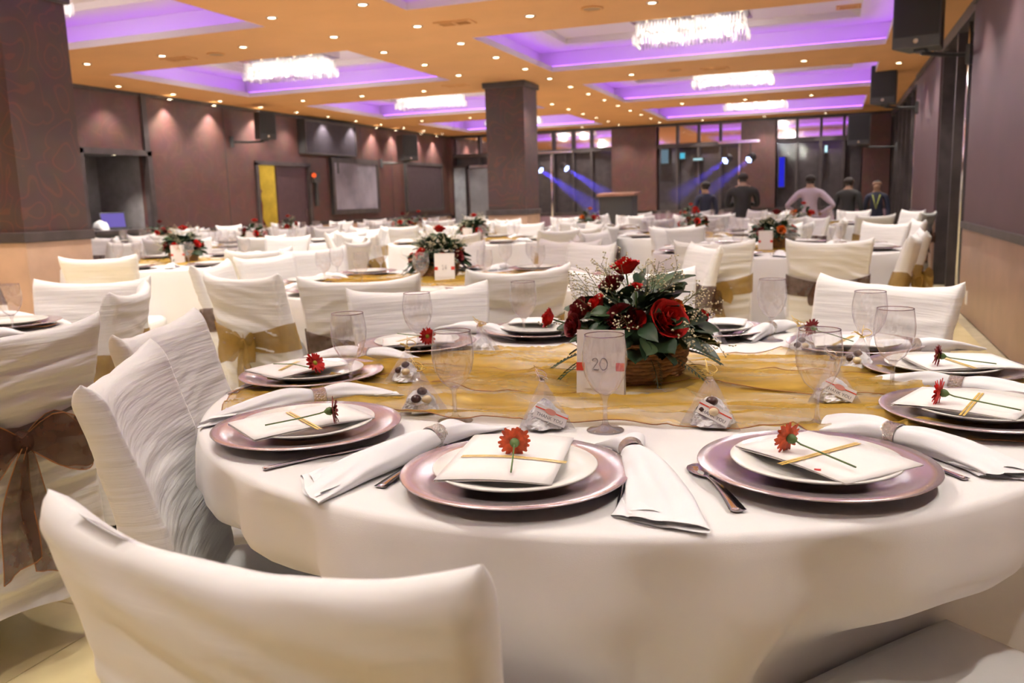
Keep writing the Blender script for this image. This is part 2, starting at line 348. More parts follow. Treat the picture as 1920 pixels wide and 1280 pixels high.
# far wall: piers, mirrored clerestory, dark glazing, low wall
wf=MB(); wf.box(XL-.2,XR+.2,YF+.25,YF+.3,-.2,CZ); 
wfo=wf.build('wall_far',M['dark']); struct(wfo,'far wall of dark glazing between brown piers','wall')
MB().box(XL,XR,YF-.02,YF+.24,-.2,RAIL-.08).build('plinth',mat('mauve_plinth',(.34,.22,.28),.45,var=.1),wfo)
MB().box(XL,XR,YF-.04,YF+.24,RAIL-.08,RAIL).build('sill',M['dark'],wfo)
MB().box(XL,XR,YF-.04,YF+.24,CZ-.06,CZ).build('head_beam',M['dark'],wfo)
MB().box(XL,XR,YF-.02,YF+.24,2.30,2.40).build('transom',M['dark'],wfo)
piers=[(-9.6,-9.47),(-5.16,-4.05),(-2.04,-1.27),(.6,XR)]
for a,b in piers: MB().box(a,b,YF-.10,YF+.24,RAIL,CZ-.06).build('pier',M['wall'],wfo)
wn=0
bays=[(-9.47,-5.16,[-8.74,-7.95,-7.3,-6.70,-6.18,-5.70]),(-4.05,-2.04,[-3.56,-3.05,-2.54]),(-1.27,.6,[-.81,-.29,.2])]
for a,b,ms in bays:
    wn+=1; wo=empty(f'window_{wn}',((a+b)/2,YF,RAIL)); struct(wo,f'far glazed bay with mirrored panes above dark glass panels, {("leftmost","middle","rightmost")[wn-1]}','window')
    e=[a]+ms+[b]; cx=(a+b)/2
    for q in range(len(e)-1):
        MB().box(e[q]+.03-cx,e[q+1]-.03-cx,.09,.10,2.40-RAIL,CZ-.06-RAIL).build('pane',M['mirror'],wo)
        MB().box(e[q]+.025-cx,e[q+1]-.025-cx,.12,.13,0,2.30-RAIL).build('glass_panel',M['dglass'],wo)
        if q: MB().box(e[q]-.03-cx,e[q]+.03-cx,-.01,.16,0,CZ-.06-RAIL).build('mullion',M['dark'],wo)
# chrome door frame and lit things standing behind / in the far glazing
t=empty('glass_door',(-8.7,YF-.08,-.2),0,'white framed glass door in the far left corner','door')
m=MB(); m.box(-.34,-.29,-.02,.02,0,2.3); m.box(.36,.41,-.02,.02,0,2.3); m.box(-.34,.41,-.02,.02,2.22,2.30); m.build('door_frame',M['chrome'],t)
MB().box(-.29,.36,-.005,.005,0,2.22).build('door_panel',mat('grey_door_glass',(.20,.20,.22),.25,var=.15,vscale=2),t)
t=empty('glass_partition',(-9.25,YF-.1,-.2),0,'pale grey glass panel beside the white framed far door','panel')
MB().box(-.18,.14,-.02,.0,.2,2.25).build('pane',mat('frosted_pane',(.26,.27,.30),.3,var=.25,vscale=3),t); MB().box(-.2,.16,-.0,.03,.0,2.3).build('frame',M['dark'],t)
def glow_sign(name,px0,py0,px1,py1,Y,col,s,label,cat):
    a=at_y(px0,py0,Y); b=at_y(px1,py1,Y); c=(a+b)/2
    t=empty(name,(c.x,Y,min(a.z,b.z)),0,label,cat); hx=abs(b.x-a.x)/2; hz=abs(a.z-b.z)
    MB().box(-hx-.015,hx+.015,.0,YF+.125-Y,-.015,hz+.015).build('housing',M['black'],t); MB().box(-hx,hx,-.006,0,0,hz).build('lit_face',emis(name+'_light',col,s),t)
glow_sign('exit_sign',1275,287,1284,297,YF-.1,(.10,.55,.75),.9,'small cyan lit exit sign by the middle far glazing','sign')
glow_sign('display_screen',1240,281,1253,306,YF-.1,(.16,.24,.30),.8,'dim upright blue grey screen left of the cyan exit sign','screen')
glow_sign('strip_light',1300,297,1317,300,YF-.1,(.5,.8,.85),.9,'short pale strip light on the middle far glazing','light')
glow_sign('blue_light_bar',1461,295,1470,350,YF-.14,(.03,.03,.75),.8,'upright blue light bar on the right far glazing','light')
glow_sign('tube_light',1547,273,1551,285,YF-.12,(.5,.8,.9),1.6,'short upright white tube light on the right far glazing','light')

# right wall: mauve panels, rail, tan wainscot, two glazed recesses
SEC=[(YB-.2,9.15),(11.75,15.0)]
m=MB()
for a,b in SEC: m.box(XR,XR+.15,a,b,RAIL,CZ)
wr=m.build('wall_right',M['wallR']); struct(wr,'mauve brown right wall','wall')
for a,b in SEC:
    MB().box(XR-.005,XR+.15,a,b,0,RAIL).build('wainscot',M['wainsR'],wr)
    MB().box(XR-.03,XR+.15,a,b,RAIL-.03,RAIL+.03).build('chair_rail',M['dark'],wr)
    MB().box(XR-.02,XR+.15,a,b,CZ-.07,CZ).build('cornice',M['dark'],wr)
for n,(a,b) in enumerate(((9.15,11.75),(15.0,YF))):
    wo=empty(f'window_{4+n}',(XR,(a+b)/2,0)); struct(wo,('tall dark glazed recess in the right wall behind the nearest speaker','long dark glazing at the far end of the right wall')[n],'window'); hy=(b-a)/2
    MB().box(.22,.24,-hy,hy,-.2,CZ).build('glass_panel',M['dglass'],wo)
    MB().box(.0,.22,-hy,hy,CZ-.12,CZ).build('head_frame',M['dark'],wo)
    k=2 if n==0 else 6
    for i in range(k+1):
        y=-hy+2*hy*i/k; y=max(-hy+.03,min(hy-.03,y))
        MB().box(.02,.2,y-.03,y+.03,-.2 if n else 0,CZ-.12).build('mullion',M['dark'],wo)
    for y in ((-hy+.10,-hy+.62) if n==0 else (-hy+.5,)):
        MB().tube([(.05,y,0),(.05,y,CZ-.12)],.018,10).build('chrome_pole',M['chrome'],wo,smooth=True)
glow_p=at_x(1809,191,XR+.21)
t=empty('wall_screen',(glow_p.x-.01,glow_p.y,glow_p.z-.1),0,'small blue lit panel in the dark right recess','screen'); MB().box(-.02,0,-.08,.08,0,.17).build('housing',M['black'],t); MB().box(-.024,-.0201,-.07,.07,.01,.16).build('lit_face',emis('blue_panel',(.02,.16,.45),.8),t)
struct(MB().box(XL-.3,XR+.3,YB-.3,YB-.2,0,CZ).build('wall_back',M['wall']),'brown wall at the near end of the hall','wall')
p=at_x(1813,576,XR)
t=empty('wall_socket',(XR-.006,p.y,max(.12,p.z)),0,'white double wall socket on the right tan wainscot','socket'); MB().box(-.008,0,-.04,.04,0,.12).build('plate',M['card'],t); MB().box(-.012,-.008,-.015,.015,.03,.09).build('switch',M['card'],t)

# pillars
def pillar(x0,x1,y0,y1,rail,label):
    t=empty('pillar',((x0+x1)/2,(y0+y1)/2,0),0,label,'pillar'); hx,hy=(x1-x0)/2,(y1-y0)/2
    MB().box(-hx,hx,-hy,hy,rail,CZ-.07).build('shaft',M['pillar'],t); bevel(MB().box(-hx-.01,hx+.01,-hy-.01,hy+.01,0,rail).build('base',M['wains'],t))
    bevel(MB().box(-hx-.035,hx+.035,-hy-.035,hy+.035,rail-.05,rail+.03).build('rail',M['dark'],t),.01); bevel(MB().box(-hx-.035,hx+.035,-hy-.035,hy+.035,CZ-.08,CZ).build('capital',M['dark'],t),.01)
pillar(-6.37,-5.75,4.84,5.44,1.005,'large paisley papered pillar at the left with a tan base')
pillar(-4.86,-4.26,12.1,12.7,1.0,'slim brown papered pillar standing among the far tables')

# ================================================================== CEILING FIXTURES
spotd=bpy.data.lights.new('downlight_beam','SPOT'); spotd.energy=P_SPOT; spotd.color=WARM; spotd.spot_size=R(100); spotd.spot_blend=.6; spotd.shadow_soft_size=.035; spotd.cycles.use_multiple_importance_sampling=False
lens_me=MB().lathe([(0,-.004),(.034,-.004),(.036,0)],20,cap=False).mesh('lens',M['lamp'],True)
ring_me=MB().lathe([(.036,.004),(.037,-.007),(.052,-.004),(.054,.004)],24,cap=False).mesh('trim_ring',M['chrome'],True)
def downlight(x,y,z,label,group,power=True):
    t=empty('downlight',(x,y,z),0,label,'downlight',group)
    link('lens',lens_me,t); link('trim_ring',ring_me,t)
    if power:
        o=bpy.data.objects.new('beam',spotd); COL.objects.link(o); o.parent=t; o.location=(0,0,-.012)
rows=[]
for k in range(-8,14):
    rows.append((-3.87,6.86+1.058*k,'round recessed downlight in the twin row passing right of the central pillar','downlights of the right twin row'))
    if k not in (5,): rows.append((-4.86,6.93+1.055*k,'round recessed downlight in the twin row passing left of the central pillar','downlights of the left twin row'))
for k in range(-3,11): rows.append((-9.30,9.58+1.06*k,'round recessed downlight in the row along the left wall','downlights along the left wall'))
for yc in (-.6,3.7,8.0,12.4,16.8):
    for x in (-8.2,-7.1,-6.0): rows.append((x,yc,'round recessed downlight on a cross band left of the twin rows','downlights of the left cross bands'))
    for x in (-2.73,-1.57,-.41): rows.append((x,yc,'round recessed downlight on a cross band right of the twin rows','downlights of the right cross bands'))
for k in range(-2,14): rows.append((.80,3.4+1.24*k,'round recessed downlight in the row along the right wall','downlights along the right wall'))
for x in (-8.2,-7.0,-5.8,-2.9,-1.5,-.2): rows.append((x,20.75,'round recessed downlight close to the far glazing','downlights along the far glazing'))
for x,y,l,g in rows:
    if y>-.8: downlight(x,y,CZ,l,g)
for k,y in enumerate((8.45,10.75,11.75,12.9,17.1,18.0,19.3,20.2)):
    downlight(XL+.13,y,CZ-.052,'wall washing downlight tight against the brown left wall','wall washers of the left wall')
downlight(XL-.05,9.72,1.972,'downlight in the head of the bar opening','downlight at the bar opening',True)

# crystal chandeliers
def chandelier(x,y,label,n=1.0,col=CHAND):
    L,W=.62,.20
    t=empty('chandelier',(x,y,CZ-.045),0,label,'chandelier')
    bevel(MB().box(-L-.03,L+.03,-W-.03,W+.03,.27,.40).build('canopy',M['chrome'],t))
    rnd=random.Random(int(x*10+y*7)); m=MB()
    per=[]
    nx,ny=34,11
    for i in range(nx): per+= [(-L+2*L*i/(nx-1),-W),(-L+2*L*i/(nx-1),W)]
    for j in range(1,ny-1): per+=[(-L,-W+2*W*j/(ny-1)),(L,-W+2*W*j/(ny-1))]
    for tier,(zz,hh,sc) in enumerate(((.02,.12,1.0),(.13,.13,.95))):
        for q,(a,b) in enumerate(per):
            a*=sc;b*=sc; z=zz+rnd.uniform(-.012,.012); r=.0135; an=rnd.uniform(0,1.5)
            vs=[(a+r*cos(an+k*pi/2),b+r*sin(an+k*pi/2),z+hh-.02) for k in range(4)]+[(a+r*cos(an+k*pi/2),b+r*sin(an+k*pi/2),z+.025) for k in range(4)]+[(a,b,z+hh),(a,b,z)]
            m.add(vs,[(k,(k+1)%4,4+(k+1)%4,4+k) for k in range(4)]+[((k+1)%4,k,8) for k in range(4)]+[(4+k,4+(k+1)%4,9) for k in range(4)])
    tag(m.build('crystal_drops',M['crystal'],t),kind='stuff')
    bm=MB()
    for i in range(9):
        for j in (-1,1): 
            MB().sphere((-.53+1.06*i/8,j*.125,.10+.08*((i+j)%2)),.020,8,6).build('bulb',M['bulb'],t,smooth=True)
    ld=bpy.data.lights.new('chandelier_light','POINT'); ld.energy=P_CHAND*n; ld.color=col; ld.shadow_soft_size=.09; ld.cycles.use_multiple_importance_sampling=False
    for sx in (-.3,.3):
        lo=bpy.data.objects.new('chandelier_light',ld); COL.objects.link(lo); lo.parent=t; lo.location=(sx,0,.07)
rx,lx=(RX[0]+RX[1])/2,(LX[0]+LX[1])/2
for k,yy in enumerate(YC):
    k+=1; yc=(yy[0]+yy[1])/2
    chandelier(rx,yc,('','long crystal chandelier in the right recess over the numbered 20 table','long crystal chandelier in the right recess just before the largest one in view','largest bright crystal chandelier in the right row of ceiling recesses','crystal chandelier second in the right row of ceiling recesses','small far crystal chandelier last in the right row of recesses')[k],2.6 if k==1 else 1.0,(1.0,.955,.85) if k==1 else CHAND)
    chandelier(lx,yc,('','long crystal chandelier in the left recess over the left table','crystal chandelier cut by the left pillar at the top edge','crystal chandelier above the left wall speaker, largest of the left row','crystal chandelier second in the left row of ceiling recesses','far crystal chandelier half hidden by the slim pillar')[k])

# vents and ceiling speakers
def vent(p,label,w=.30,d=.14,z=CZ):
    t=empty('air_vent',(p.x,p.y,z),0,label,'vent','ceiling air vents'); m=MB()
    m.box(-w/2-.04,w/2+.04,-d/2-.03,-d/2,-.012,.0); m.box(-w/2-.04,w/2+.04,d/2,d/2+.03,-.012,0); m.box(-w/2-.04,-w/2,-d/2,d/2,-.012,0); m.box(w/2,w/2+.04,-d/2,d/2,-.012,0); m.box(-.012,.012,-d/2,d/2,-.012,0); m.build('frame',M['ceil'],t)
    MB().box(-w/2,w/2,-d/2,d/2,-.003,-.001).build('duct_shade_sheet',M['dark'],t)  # solid dark sheet, paints the shade of a duct behind the slats
    for i in range(5): MB().obox((0,-d/2+d*(i+.5)/5,-.006),(w/2,0,0),(0,.009,.004),(0,-.001,.002)).build('slat',M['ceil'],t)
for x,y,l in ((853,42,'slatted air vent in the ceiling left of the largest chandelier'),(335,110,'slatted air vent in the ceiling by the left pillar'),(1340,128,'slatted air vent above the second right chandelier'),(855,160,'slatted air vent in the ceiling left of the slim pillar')): vent(at_z(x,y,CZ),l)
a=at_z(1610,10,CZ+.36); vent(a,'slatted air vent inside the nearest right ceiling recess',.4,.16,CZ+.36)
for x,y,l in ((1110,15,'round white ceiling speaker grille near the largest chandelier'),(405,101,'round white ceiling speaker grille right of the left pillar'),(1265,131,'round white ceiling speaker grille before the second right recess'),(1550+0,176,'round white ceiling speaker grille before the last right recess')):
    p=at_z(x,y,CZ); t=empty('ceiling_speaker',(p.x,p.y,CZ),0,l,'speaker'); MB().lathe([(.10,0),(.105,-.012),(.085,-.014),(.08,-.008)],28,cap=False).build('rim',M['ceil'],t,smooth=True); MB().lathe([(0,-.009),(.08,-.008)],28,cap=False).build('grille',mat('grille',(.5,.3,.15),.7,bump=.5,bscale=300),t)

# ================================================================== WALL THINGS
def speaker(c,rz,w,h,d,wall,label,tilt=0):
    t=empty('wall_speaker',c,rz,label,'speaker'); t.rotation_euler[0]=tilt
    m=MB(); vs=[(-w/2,-d/2,0),(w/2,-d/2,0),(w/2*.72,d/2,0),(-w/2*.72,d/2,0)]; vs+= [(x,y,h) for x,y,_ in vs]
    m.add(vs,[(3,2,1,0),(4,5,6,7),(0,1,5,4),(1,2,6,5),(2,3,7,6),(3,0,4,7)]); bevel(m.build('cabinet',M['black'],t),.012)
    MB().box(-w/2+.02,w/2-.02,-d/2-.008,-d/2,.10,h-.03).build('grille',mat('speaker_grille',(.035,.035,.037),.7,bump=.6,bscale=400),t)
    MB().lathe([(0,0),(.02,0),(.023,.004)],20,cap=False).build('badge',M['silver'],t,loc=(0,-d/2-.0085,.055),rot=(R(90),0,0))
    v=Vector(wall)-Vector(c); v=Matrix.Rotation(-rz,3,'Z')@v
    m=MB(); m.box(-.05,.05,-.05,.05,-.025,0); m.tube([(0,0,-.03),(v.x*.5,v.y*.5,-.05),(v.x,v.y,-.05)],.02,8); m.build('bracket',M['black'],t)
    MB().box(v.x-.02,v.x+.02,v.y-.07,v.y+.07,-.14,.04).build('wall_plate',M['black'],t)
speaker((-9.12,12.55,2.31),R(62),.30,.46,.30,(XL+.02,12.25,2.3),'black loudspeaker bracketed on the left wall above the service door',R(4))
speaker((-9.15,17.85,2.12),R(60),.40,.58,.36,(XL+.02,17.4,2.1),'black loudspeaker bracketed far along the left wall')
a=at_y(1727,82,9.1); speaker((a.x,9.1,2.44),R(-18),.42,.68,.38,(XR-.01,9.3,2.4),'large black loudspeaker bracketed on the right wall, nearest')
a=at_y(1659,196,14.3); speaker((a.x,14.3,a.z),R(-14),.36,.56,.34,(XR-.01,14.6,a.z),'black loudspeaker bracketed midway along the right wall')
a=at_y(1612,272,19.6); speaker((a.x,19.6,a.z),R(-10),.44,.62,.36,(XR+.05,19.9,a.z),'black loudspeaker farthest along the right wall')

def wallpanel(name,y0,y1,z0,z1,face,label,cat,off=.08,fr=.06,hang=False):
    t=empty(name,(XL+off,(y0+y1)/2,z0),0,label,cat); hy=(y1-y0)/2; h=z1-z0
    MB().box(-off*.99,0,-hy,hy,0,h).build('back',M['black'],t)
    m=MB(); m.box(-.01,.02,-hy,-hy+fr,0,h); m.box(-.01,.02,hy-fr,hy,0,h); m.box(-.01,.02,-hy+fr,hy-fr,0,fr); m.box(-.01,.02,-hy+fr,hy-fr,h-fr,h); m.build('frame',M['dark'],t)
    MB().box(0,.004,-hy+fr,hy-fr,fr,h-fr).build('face',face,t); return t
tv=wallpanel('television',14.25,16.12,2.16,2.80,mat('tv_screen',(.06,.05,.065),.6,var=.1,spec=.2),'large black television hung high on the left wall','television',.16,.03)
MB().box(0,.02,-.03,.03,-.35,0).build('cable',M['black'],tv,loc=(-.12,.35,0))
wallpanel('framed_window',15.28,17.22,.98,2.13,mat('hazy_glass',(.30,.27,.33),.2,var=.25,vscale=1.5),'large framed panel of hazy blue grey glass on the left wall','window panel',.05,.10)
wallpanel('dark_board',18.55,20.62,.96,2.15,mat('plum_board',(.075,.05,.058),.5,var=.1),'dark framed board at the far end of the left wall','board',.05,.07)
# red lamp beside the door
p=at_x(571,327,XL+.12); t=empty('wall_phone',(XL+.01,14.66,p.z-.15),0,'small black wall unit with a glowing red lamp beside the service door','wall unit')
MB().box(0,.09,-.1,.12,0,.2).build('housing',M['black'],t); MB().sphere((.12,-.14,.14),.045,12,8).build('lamp',emis('red_lamp',(1.0,.12,.03),1.2),t,smooth=True); MB().box(0,.05,.02,.1,-.45,0).build('cable',M['black'],t)

# lectern at the edge of the dance floor
a=at_y(1160,405,14.2); t=empty('lectern',(a.x,14.2,0),0,'black boxy lectern with a brown top at the far end of the tables','lectern')
bevel(MB().box(-.28,.28,-.2,.2,0,1.19).build('body',M['black'],t),.01); bevel(MB().obox((0,0,1.215),(.32,0,0),(0,.24,.012),(0,0,.022)).build('top',mat('lectern_top',(.34,.17,.12),.4,var=.15),t),.006)

# stage light stands with hazy blue beams
def haze_cone(a,b,r0,r1,parent,name,dens):
    a,b=Vector(a),Vector(b); m,nt,bs,out=newmat(name); nt.nodes.remove(bs); v=nt.nodes.new('ShaderNodeVolumeScatter'); v.inputs['Density'].default_value=dens; v.inputs['Color'].default_value=(.75,.75,1,1); v.inputs['Anisotropy'].default_value=.3; nt.links.new(v.outputs[0],out.inputs['Volume'])
    return MB().tube([a,b],[r0,r1],20).build('beam_haze',m,parent,smooth=True)
def light_stand(x,y,bar,heads,label,on,power):
    t=empty('light_stand',(x,y,-.2),0,label,'light stand')
    MB().tube([(0,0,.25),(0,0,bar+.2)],.022,10).build('pole',M['chrome'],t,smooth=True)
    for k in range(3):
        q=2*pi*k/3+.5; MB().tube([(0,0,.75),(.45*cos(q),.45*sin(q),.01)],.015,8).build('leg',M['black'],t)
    xs=[h[0]-x for h in heads]
    MB().box(min(xs)-.18,max(xs)+.18,-.025,.025,bar+.2,bar+.25).build('crossbar',M['chrome'],t)
    for hx,hz,(tx,ty,tz),r1 in heads:
        d=(Vector((tx,ty,tz))-Vector((hx,y,hz))).normalized(); q=d.to_track_quat('-Z','Y').to_euler()
        h=empty('lamp_head',(hx-x,-.03,hz+.2)); h.parent=t
        MB().box(-.012,.012,-.012,.012,.05,bar-hz).build('yoke',M['black'],h)
        b=MB().lathe([(.05,.13),(.085,.10),(.09,-.06),(.078,-.06)],18,cap=False).build('housing',M['black'],h,smooth=True,rot=q)
        m=MB()
        for k in range(7):
            rr=0 if k==0 else .05; m.lathe([(0,0),(.022,0)],10,(rr*cos(k*pi/3),rr*sin(k*pi/3),-.058),cap=False)
        m.build('lens_cluster',emis('stage_lens',(.45,.55,1.0),7),h,rot=q)
        sd=bpy.data.lights.new('stage_beam','SPOT'); sd.energy=power; sd.color=(.10,.07,1.0); sd.spot_size=R(13); sd.spot_blend=.35; sd.shadow_soft_size=.03; sd.cycles.use_multiple_importance_sampling=False
        so=bpy.data.objects.new('stage_beam',sd); COL.objects.link(so); so.parent=h; so.location=d*.085; so.rotation_euler=q
        L=(Vector((tx,ty,tz))-Vector((hx,y,hz))).length
        haze_cone(d*.08,d*L,.06,r1,h,'beam_haze',.11)
def to(px,py,Y): p=at_y(px,py,Y); return (p.x,p.y,p.z)
h1=to(1012,317,18.6);h2=to(1060,314,18.6); e1=to(1130,400,17.9); e2=to(1180,392,17.9)
light_stand(to(1034,320,18.6)[0],18.6,to(1034,288,18.6)[2],[(h1[0],h1[2],e1,.24),(h2[0],h2[2],e2,.22)],'light stand with two blue stage lamps right of the slim pillar',True,1500)
h1=to(1363,299,18.6);h2=to(1407,297,18.6); e1=to(1262,372,17.3); e2=to(1315,372,17.4)
light_stand(to(1386,300,18.6)[0],18.6,to(1386,268,18.6)[2],[(h1[0],h1[2],e1,.22),(h2[0],h2[2],e2,.2)],'light stand with two blue stage lamps at the middle far glazing',True,600)

# ================================================================== CHAIRS
def sm(a,b,x): t=max(0,min(1,(x-a)/(b-a))); return t*t*(3-2*t)
CH=.90; WF=1.0
def xsec(u, side, z, seed, amp, off=0.0, top=None, wr=1.0):
    """point on the stretch cover of a chair back; side -1 = rear face, +1 = face towards the table"""
    k=max(0,(z-.45)/.45)
    yc=-.20-.095*k**1.3-.03*max(0,(.45-z)/.45)
    yc-=.035*(1-u*u)*sm(.25,.85,z)
    t=.082-.030*sm(.5,.92,z)
    if top is not None and top>.95: t*=math.sqrt(max(.02,1-((top-.95)/.05)**2))
    hw=.222+.014*sm(.72,.9,z)+.014*sm(.4,.1,z)
    e=abs(u); rnd=math.sqrt(max(0,1-max(0,(e-.93)/.07)**2)) if e<1 else 0
    fr=1.0 if side<0 else .55; a1=nz(u*.42+seed*3.1,z*12*WF+.9*nz(u*.8,z*1.3,seed)+.9*u*sin(seed*1.7),seed); a2=nz(u*.6+9,z*27*WF+.8*nz(u*1.0,z*2,seed+4)+1.2*u*sin(seed*1.7),seed+5)
    wq=((.5-abs(a1)*2.4)*1.0+(.4-abs(a2)*2.0)*.55+.5*a1)*amp*wr*fr*(.30+.70*min(1,(1-e)*3+.2))*(.35+.65*sm(.97,.80,z/CH))
    y=yc+side*(t/2*(.25+.75*rnd)+off)+side*wq
    return Vector((u*(hw+off),y,z))
def ztop(u,seed): return CH-.020*(1-abs(u)**2.2)+.010*abs(u)**6+.004*nz(u*3,seed)
def make_back(seed,nu,nv,amp):
    m=MB(); zb=.11
    n=2*(nu+1); vs=[]
    for j in range(nv+1):
        v=j/nv
        row=[]
        for side,seq in((-1,range(nu+1)),(1,range(nu,-1,-1))):
            for i in seq:
                u=-1+2*i/nu
                u=math.copysign(1-(1-abs(u))**1.35,u)
                zt=ztop(u,seed); bot=zb+.05*(1-u*u)
                row.append(xsec(u,side,bot+(zt-bot)*v,seed,amp,0,v))
        vs+=row
    fs=[]
    for j in range(nv):
        for i in range(n): fs.append((j*n+i,j*n+(i+1)%n,(j+1)*n+(i+1)%n,(j+1)*n+i))
    for i in range(nu): fs.append((nv*n+i,nv*n+i+1,nv*n+n-2-i,nv*n+n-1-i))
    m.add(vs,fs); return m.mesh('back_cover',M['cover'],True,True)
def make_seat(seed,nu,nv,amp):
    m=MB()
    def ring(k,z,ins):
        out=[]; x1,y0,y1=.226-ins,-.2+ins*.2,.205-ins
        pts=[(-x1,y0),(-x1,y1),(x1,y1),(x1,y0)]
        for q in range(4):
            a,b=pts[q],pts[(q+1)%4]
            for i in range(nu):
                f=i/nu; x=a[0]+(b[0]-a[0])*f; y=a[1]+(b[1]-a[1])*f; out.append((x,y,f))
        return out
    rows=[]
    for j in range(nv+1):
        v=j/nv
        if v<.72:
            z=.10+(.435-.10)*v/.72; ins=.010*sin(pi*v/.72)
        else:
            q=(v-.72)/.28; z=.435+.03*sin(q*pi/2); ins=.025*q*q+(.20*max(0,(q-.5)/.5))
        row=[]
        for i,(x,y,f) in enumerate(ring(0,z,ins)):
            zz=z+.06*(1-(2*f-1)**2)*(1-sm(0,.3,v))
            w_=amp*1.0*nz(f*2+seed,zz*14,(i//nu)+seed)
            l=math.hypot(x,y)+1e-6; row.append((x+x/l*w_,y+y/l*w_,zz))
        rows.append(row)
    n=len(rows[0]); vs=[p for r in rows for p in r]; fs=[]
    for j in range(nv):
        for i in range(n): fs.append((j*n+(i+1)%n,j*n+i,(j+1)*n+i,(j+1)*n+(i+1)%n))
    fs.append(tuple(reversed([nv*n+i for i in range(n)])))
    m.add(vs,[f for f in fs]); return m.mesh('seat_cover',M['cover'],True)
def make_sash(seed,nu,mt,z0=.585,z1=.70):
    m=MB(); vs=[]; n=2*(nu+1); nv=7
    for j in range(nv+1):
        v=j/nv
        for side,seq in((-1,range(nu+1)),(1,range(nu,-1,-1))):
            for i in seq:
                u=-1+2*i/nu; u=math.copysign(1-(1-abs(u))**1.35,u)
                pinch=(.62+.38*abs(u)**.8) if side<0 else 1
                zc=(z0+z1)/2-(.03*(1-u*u) if side<0 else 0)
                z=zc+(v-.5)*(z1-z0)*pinch
                p=xsec(u,side,z,seed,.0,.006+.0035*nz(u*2+seed,v*7,seed)); vs.append(p)
    fs=[(j*n+i,j*n+(i+1)%n,(j+1)*n+(i+1)%n,(j+1)*n+i) for j in range(nv) for i in range(n)]
    m.add(vs,fs); return m.mesh('sash',mt,True)
def make_bow(seed,mt,big=1.0,hem=False):
    m=MB(); rn=random.Random(seed)
    yb=xsec(0,-1,.61,seed,0,.01).y; zc=.612; fns=[]
    for sx in(-1,1):
        a=rn.uniform(.095,.13)*big; dr=rn.uniform(.02,.06)*big
        def loop(s,w,sx=sx,a=a,dr=dr):
            q=sin(pi*s); ww=(w-.5)*2; wd=.010+.050*big*sin(pi*min(1,q*.86))**.8
            return Vector((sx*a*q**.75*(1-.10*ww*ww),yb-.014-.034*q+.026*sin(2*pi*s),zc-dr*q*q+ww*wd+.012*q*nz(s*6+sx,w*4,seed)))
        m.cm=0; m.grid(loop,18,6)
        L=rn.uniform(.15,.27)*big; ox=rn.uniform(.02,.06)
        def tail(s,w,sx=sx,L=L,ox=ox):
            ww=(w-.5)*2
            return Vector((sx*(.006+ox*s)+ww*(.007+.032*big*s**.6),yb-.018-.012*sin(s*6+seed)-.010*sin(ww*4+s*5),zc-.01-L*s-.02*ww*sx*s))
        m.grid(tail,12,6)
        if hem:
            m.cm=1
            for w in(0,1): m.tube([loop(i/18,w) for i in range(19)],.0014,5); m.tube([tail(i/12,w) for i in range(13)],.0014,5)
            m.tube([tail(1,i/6) for i in range(7)],.0014,5)
    m.cm=0; m.sphere((0,yb-.016,zc),.021*big,10,8,(1,.8,1.1))
    return m.mesh('bow',[mt,M['edge']],True)
leg_me=MB().lathe([(.014,0),(.014,.004),(.011,.16)],10).mesh('leg',M['black'],True)
lib={'lo':[(make_back(s,14,40,.012),make_seat(s,6,8,.004)) for s in(1,2,3,4)]}
sashlib={(c,k):(make_sash(k+1,14,M[c]),make_bow(k+11,M[c])) for c in('goldsash','brownsash') for k in(0,1,2)}
# bows trimmed with a dark hem on the near chair
nch=0; SEATS=[]
def chair(x,y,face,label,group=None,hi=None,amp=.0075,sash='goldsash',bow=True,legs=False,sc=1.0,wf=1.0):
    """face: heading in degrees the sitter would look"""
    global nch; nch+=1; SEATS.append((x,y,cos(R(face)),sin(R(face))))
    t=empty('banquet_chair',(x,y,0),R(face-90),label,'chair',group)
    global WF; WF=wf
    if hi is not None: b,s=make_back(hi,40,110,amp),make_seat(hi,14,16,.005)
    else: b,s=lib['lo'][nch%4]
    link('back_cover',b,t); link('seat_cover',s,t)
    if sash:
        sm_,bm_=sashlib[(sash,nch%3)]
        link('sash',sm_,t)
        if bow: link('bow',bm_,t)
    if legs or hi is not None:
        for a in(-.195,.195):
            for b_ in(-.20,.17): link('leg',leg_me,t,(a,b_,0))
    t.scale=(sc,sc,1)
    return t
def back_at(px,py,face,off=.255,z=CH):
    """floor spot of a chair whose back top middle shows at this pixel"""
    p=at_z(px,py,z); a=R(face); return p.x+cos(a)*off, p.y+sin(a)*off

def top_at(x,y,face): return x+.295*cos(R(face)), y+.295*sin(R(face))

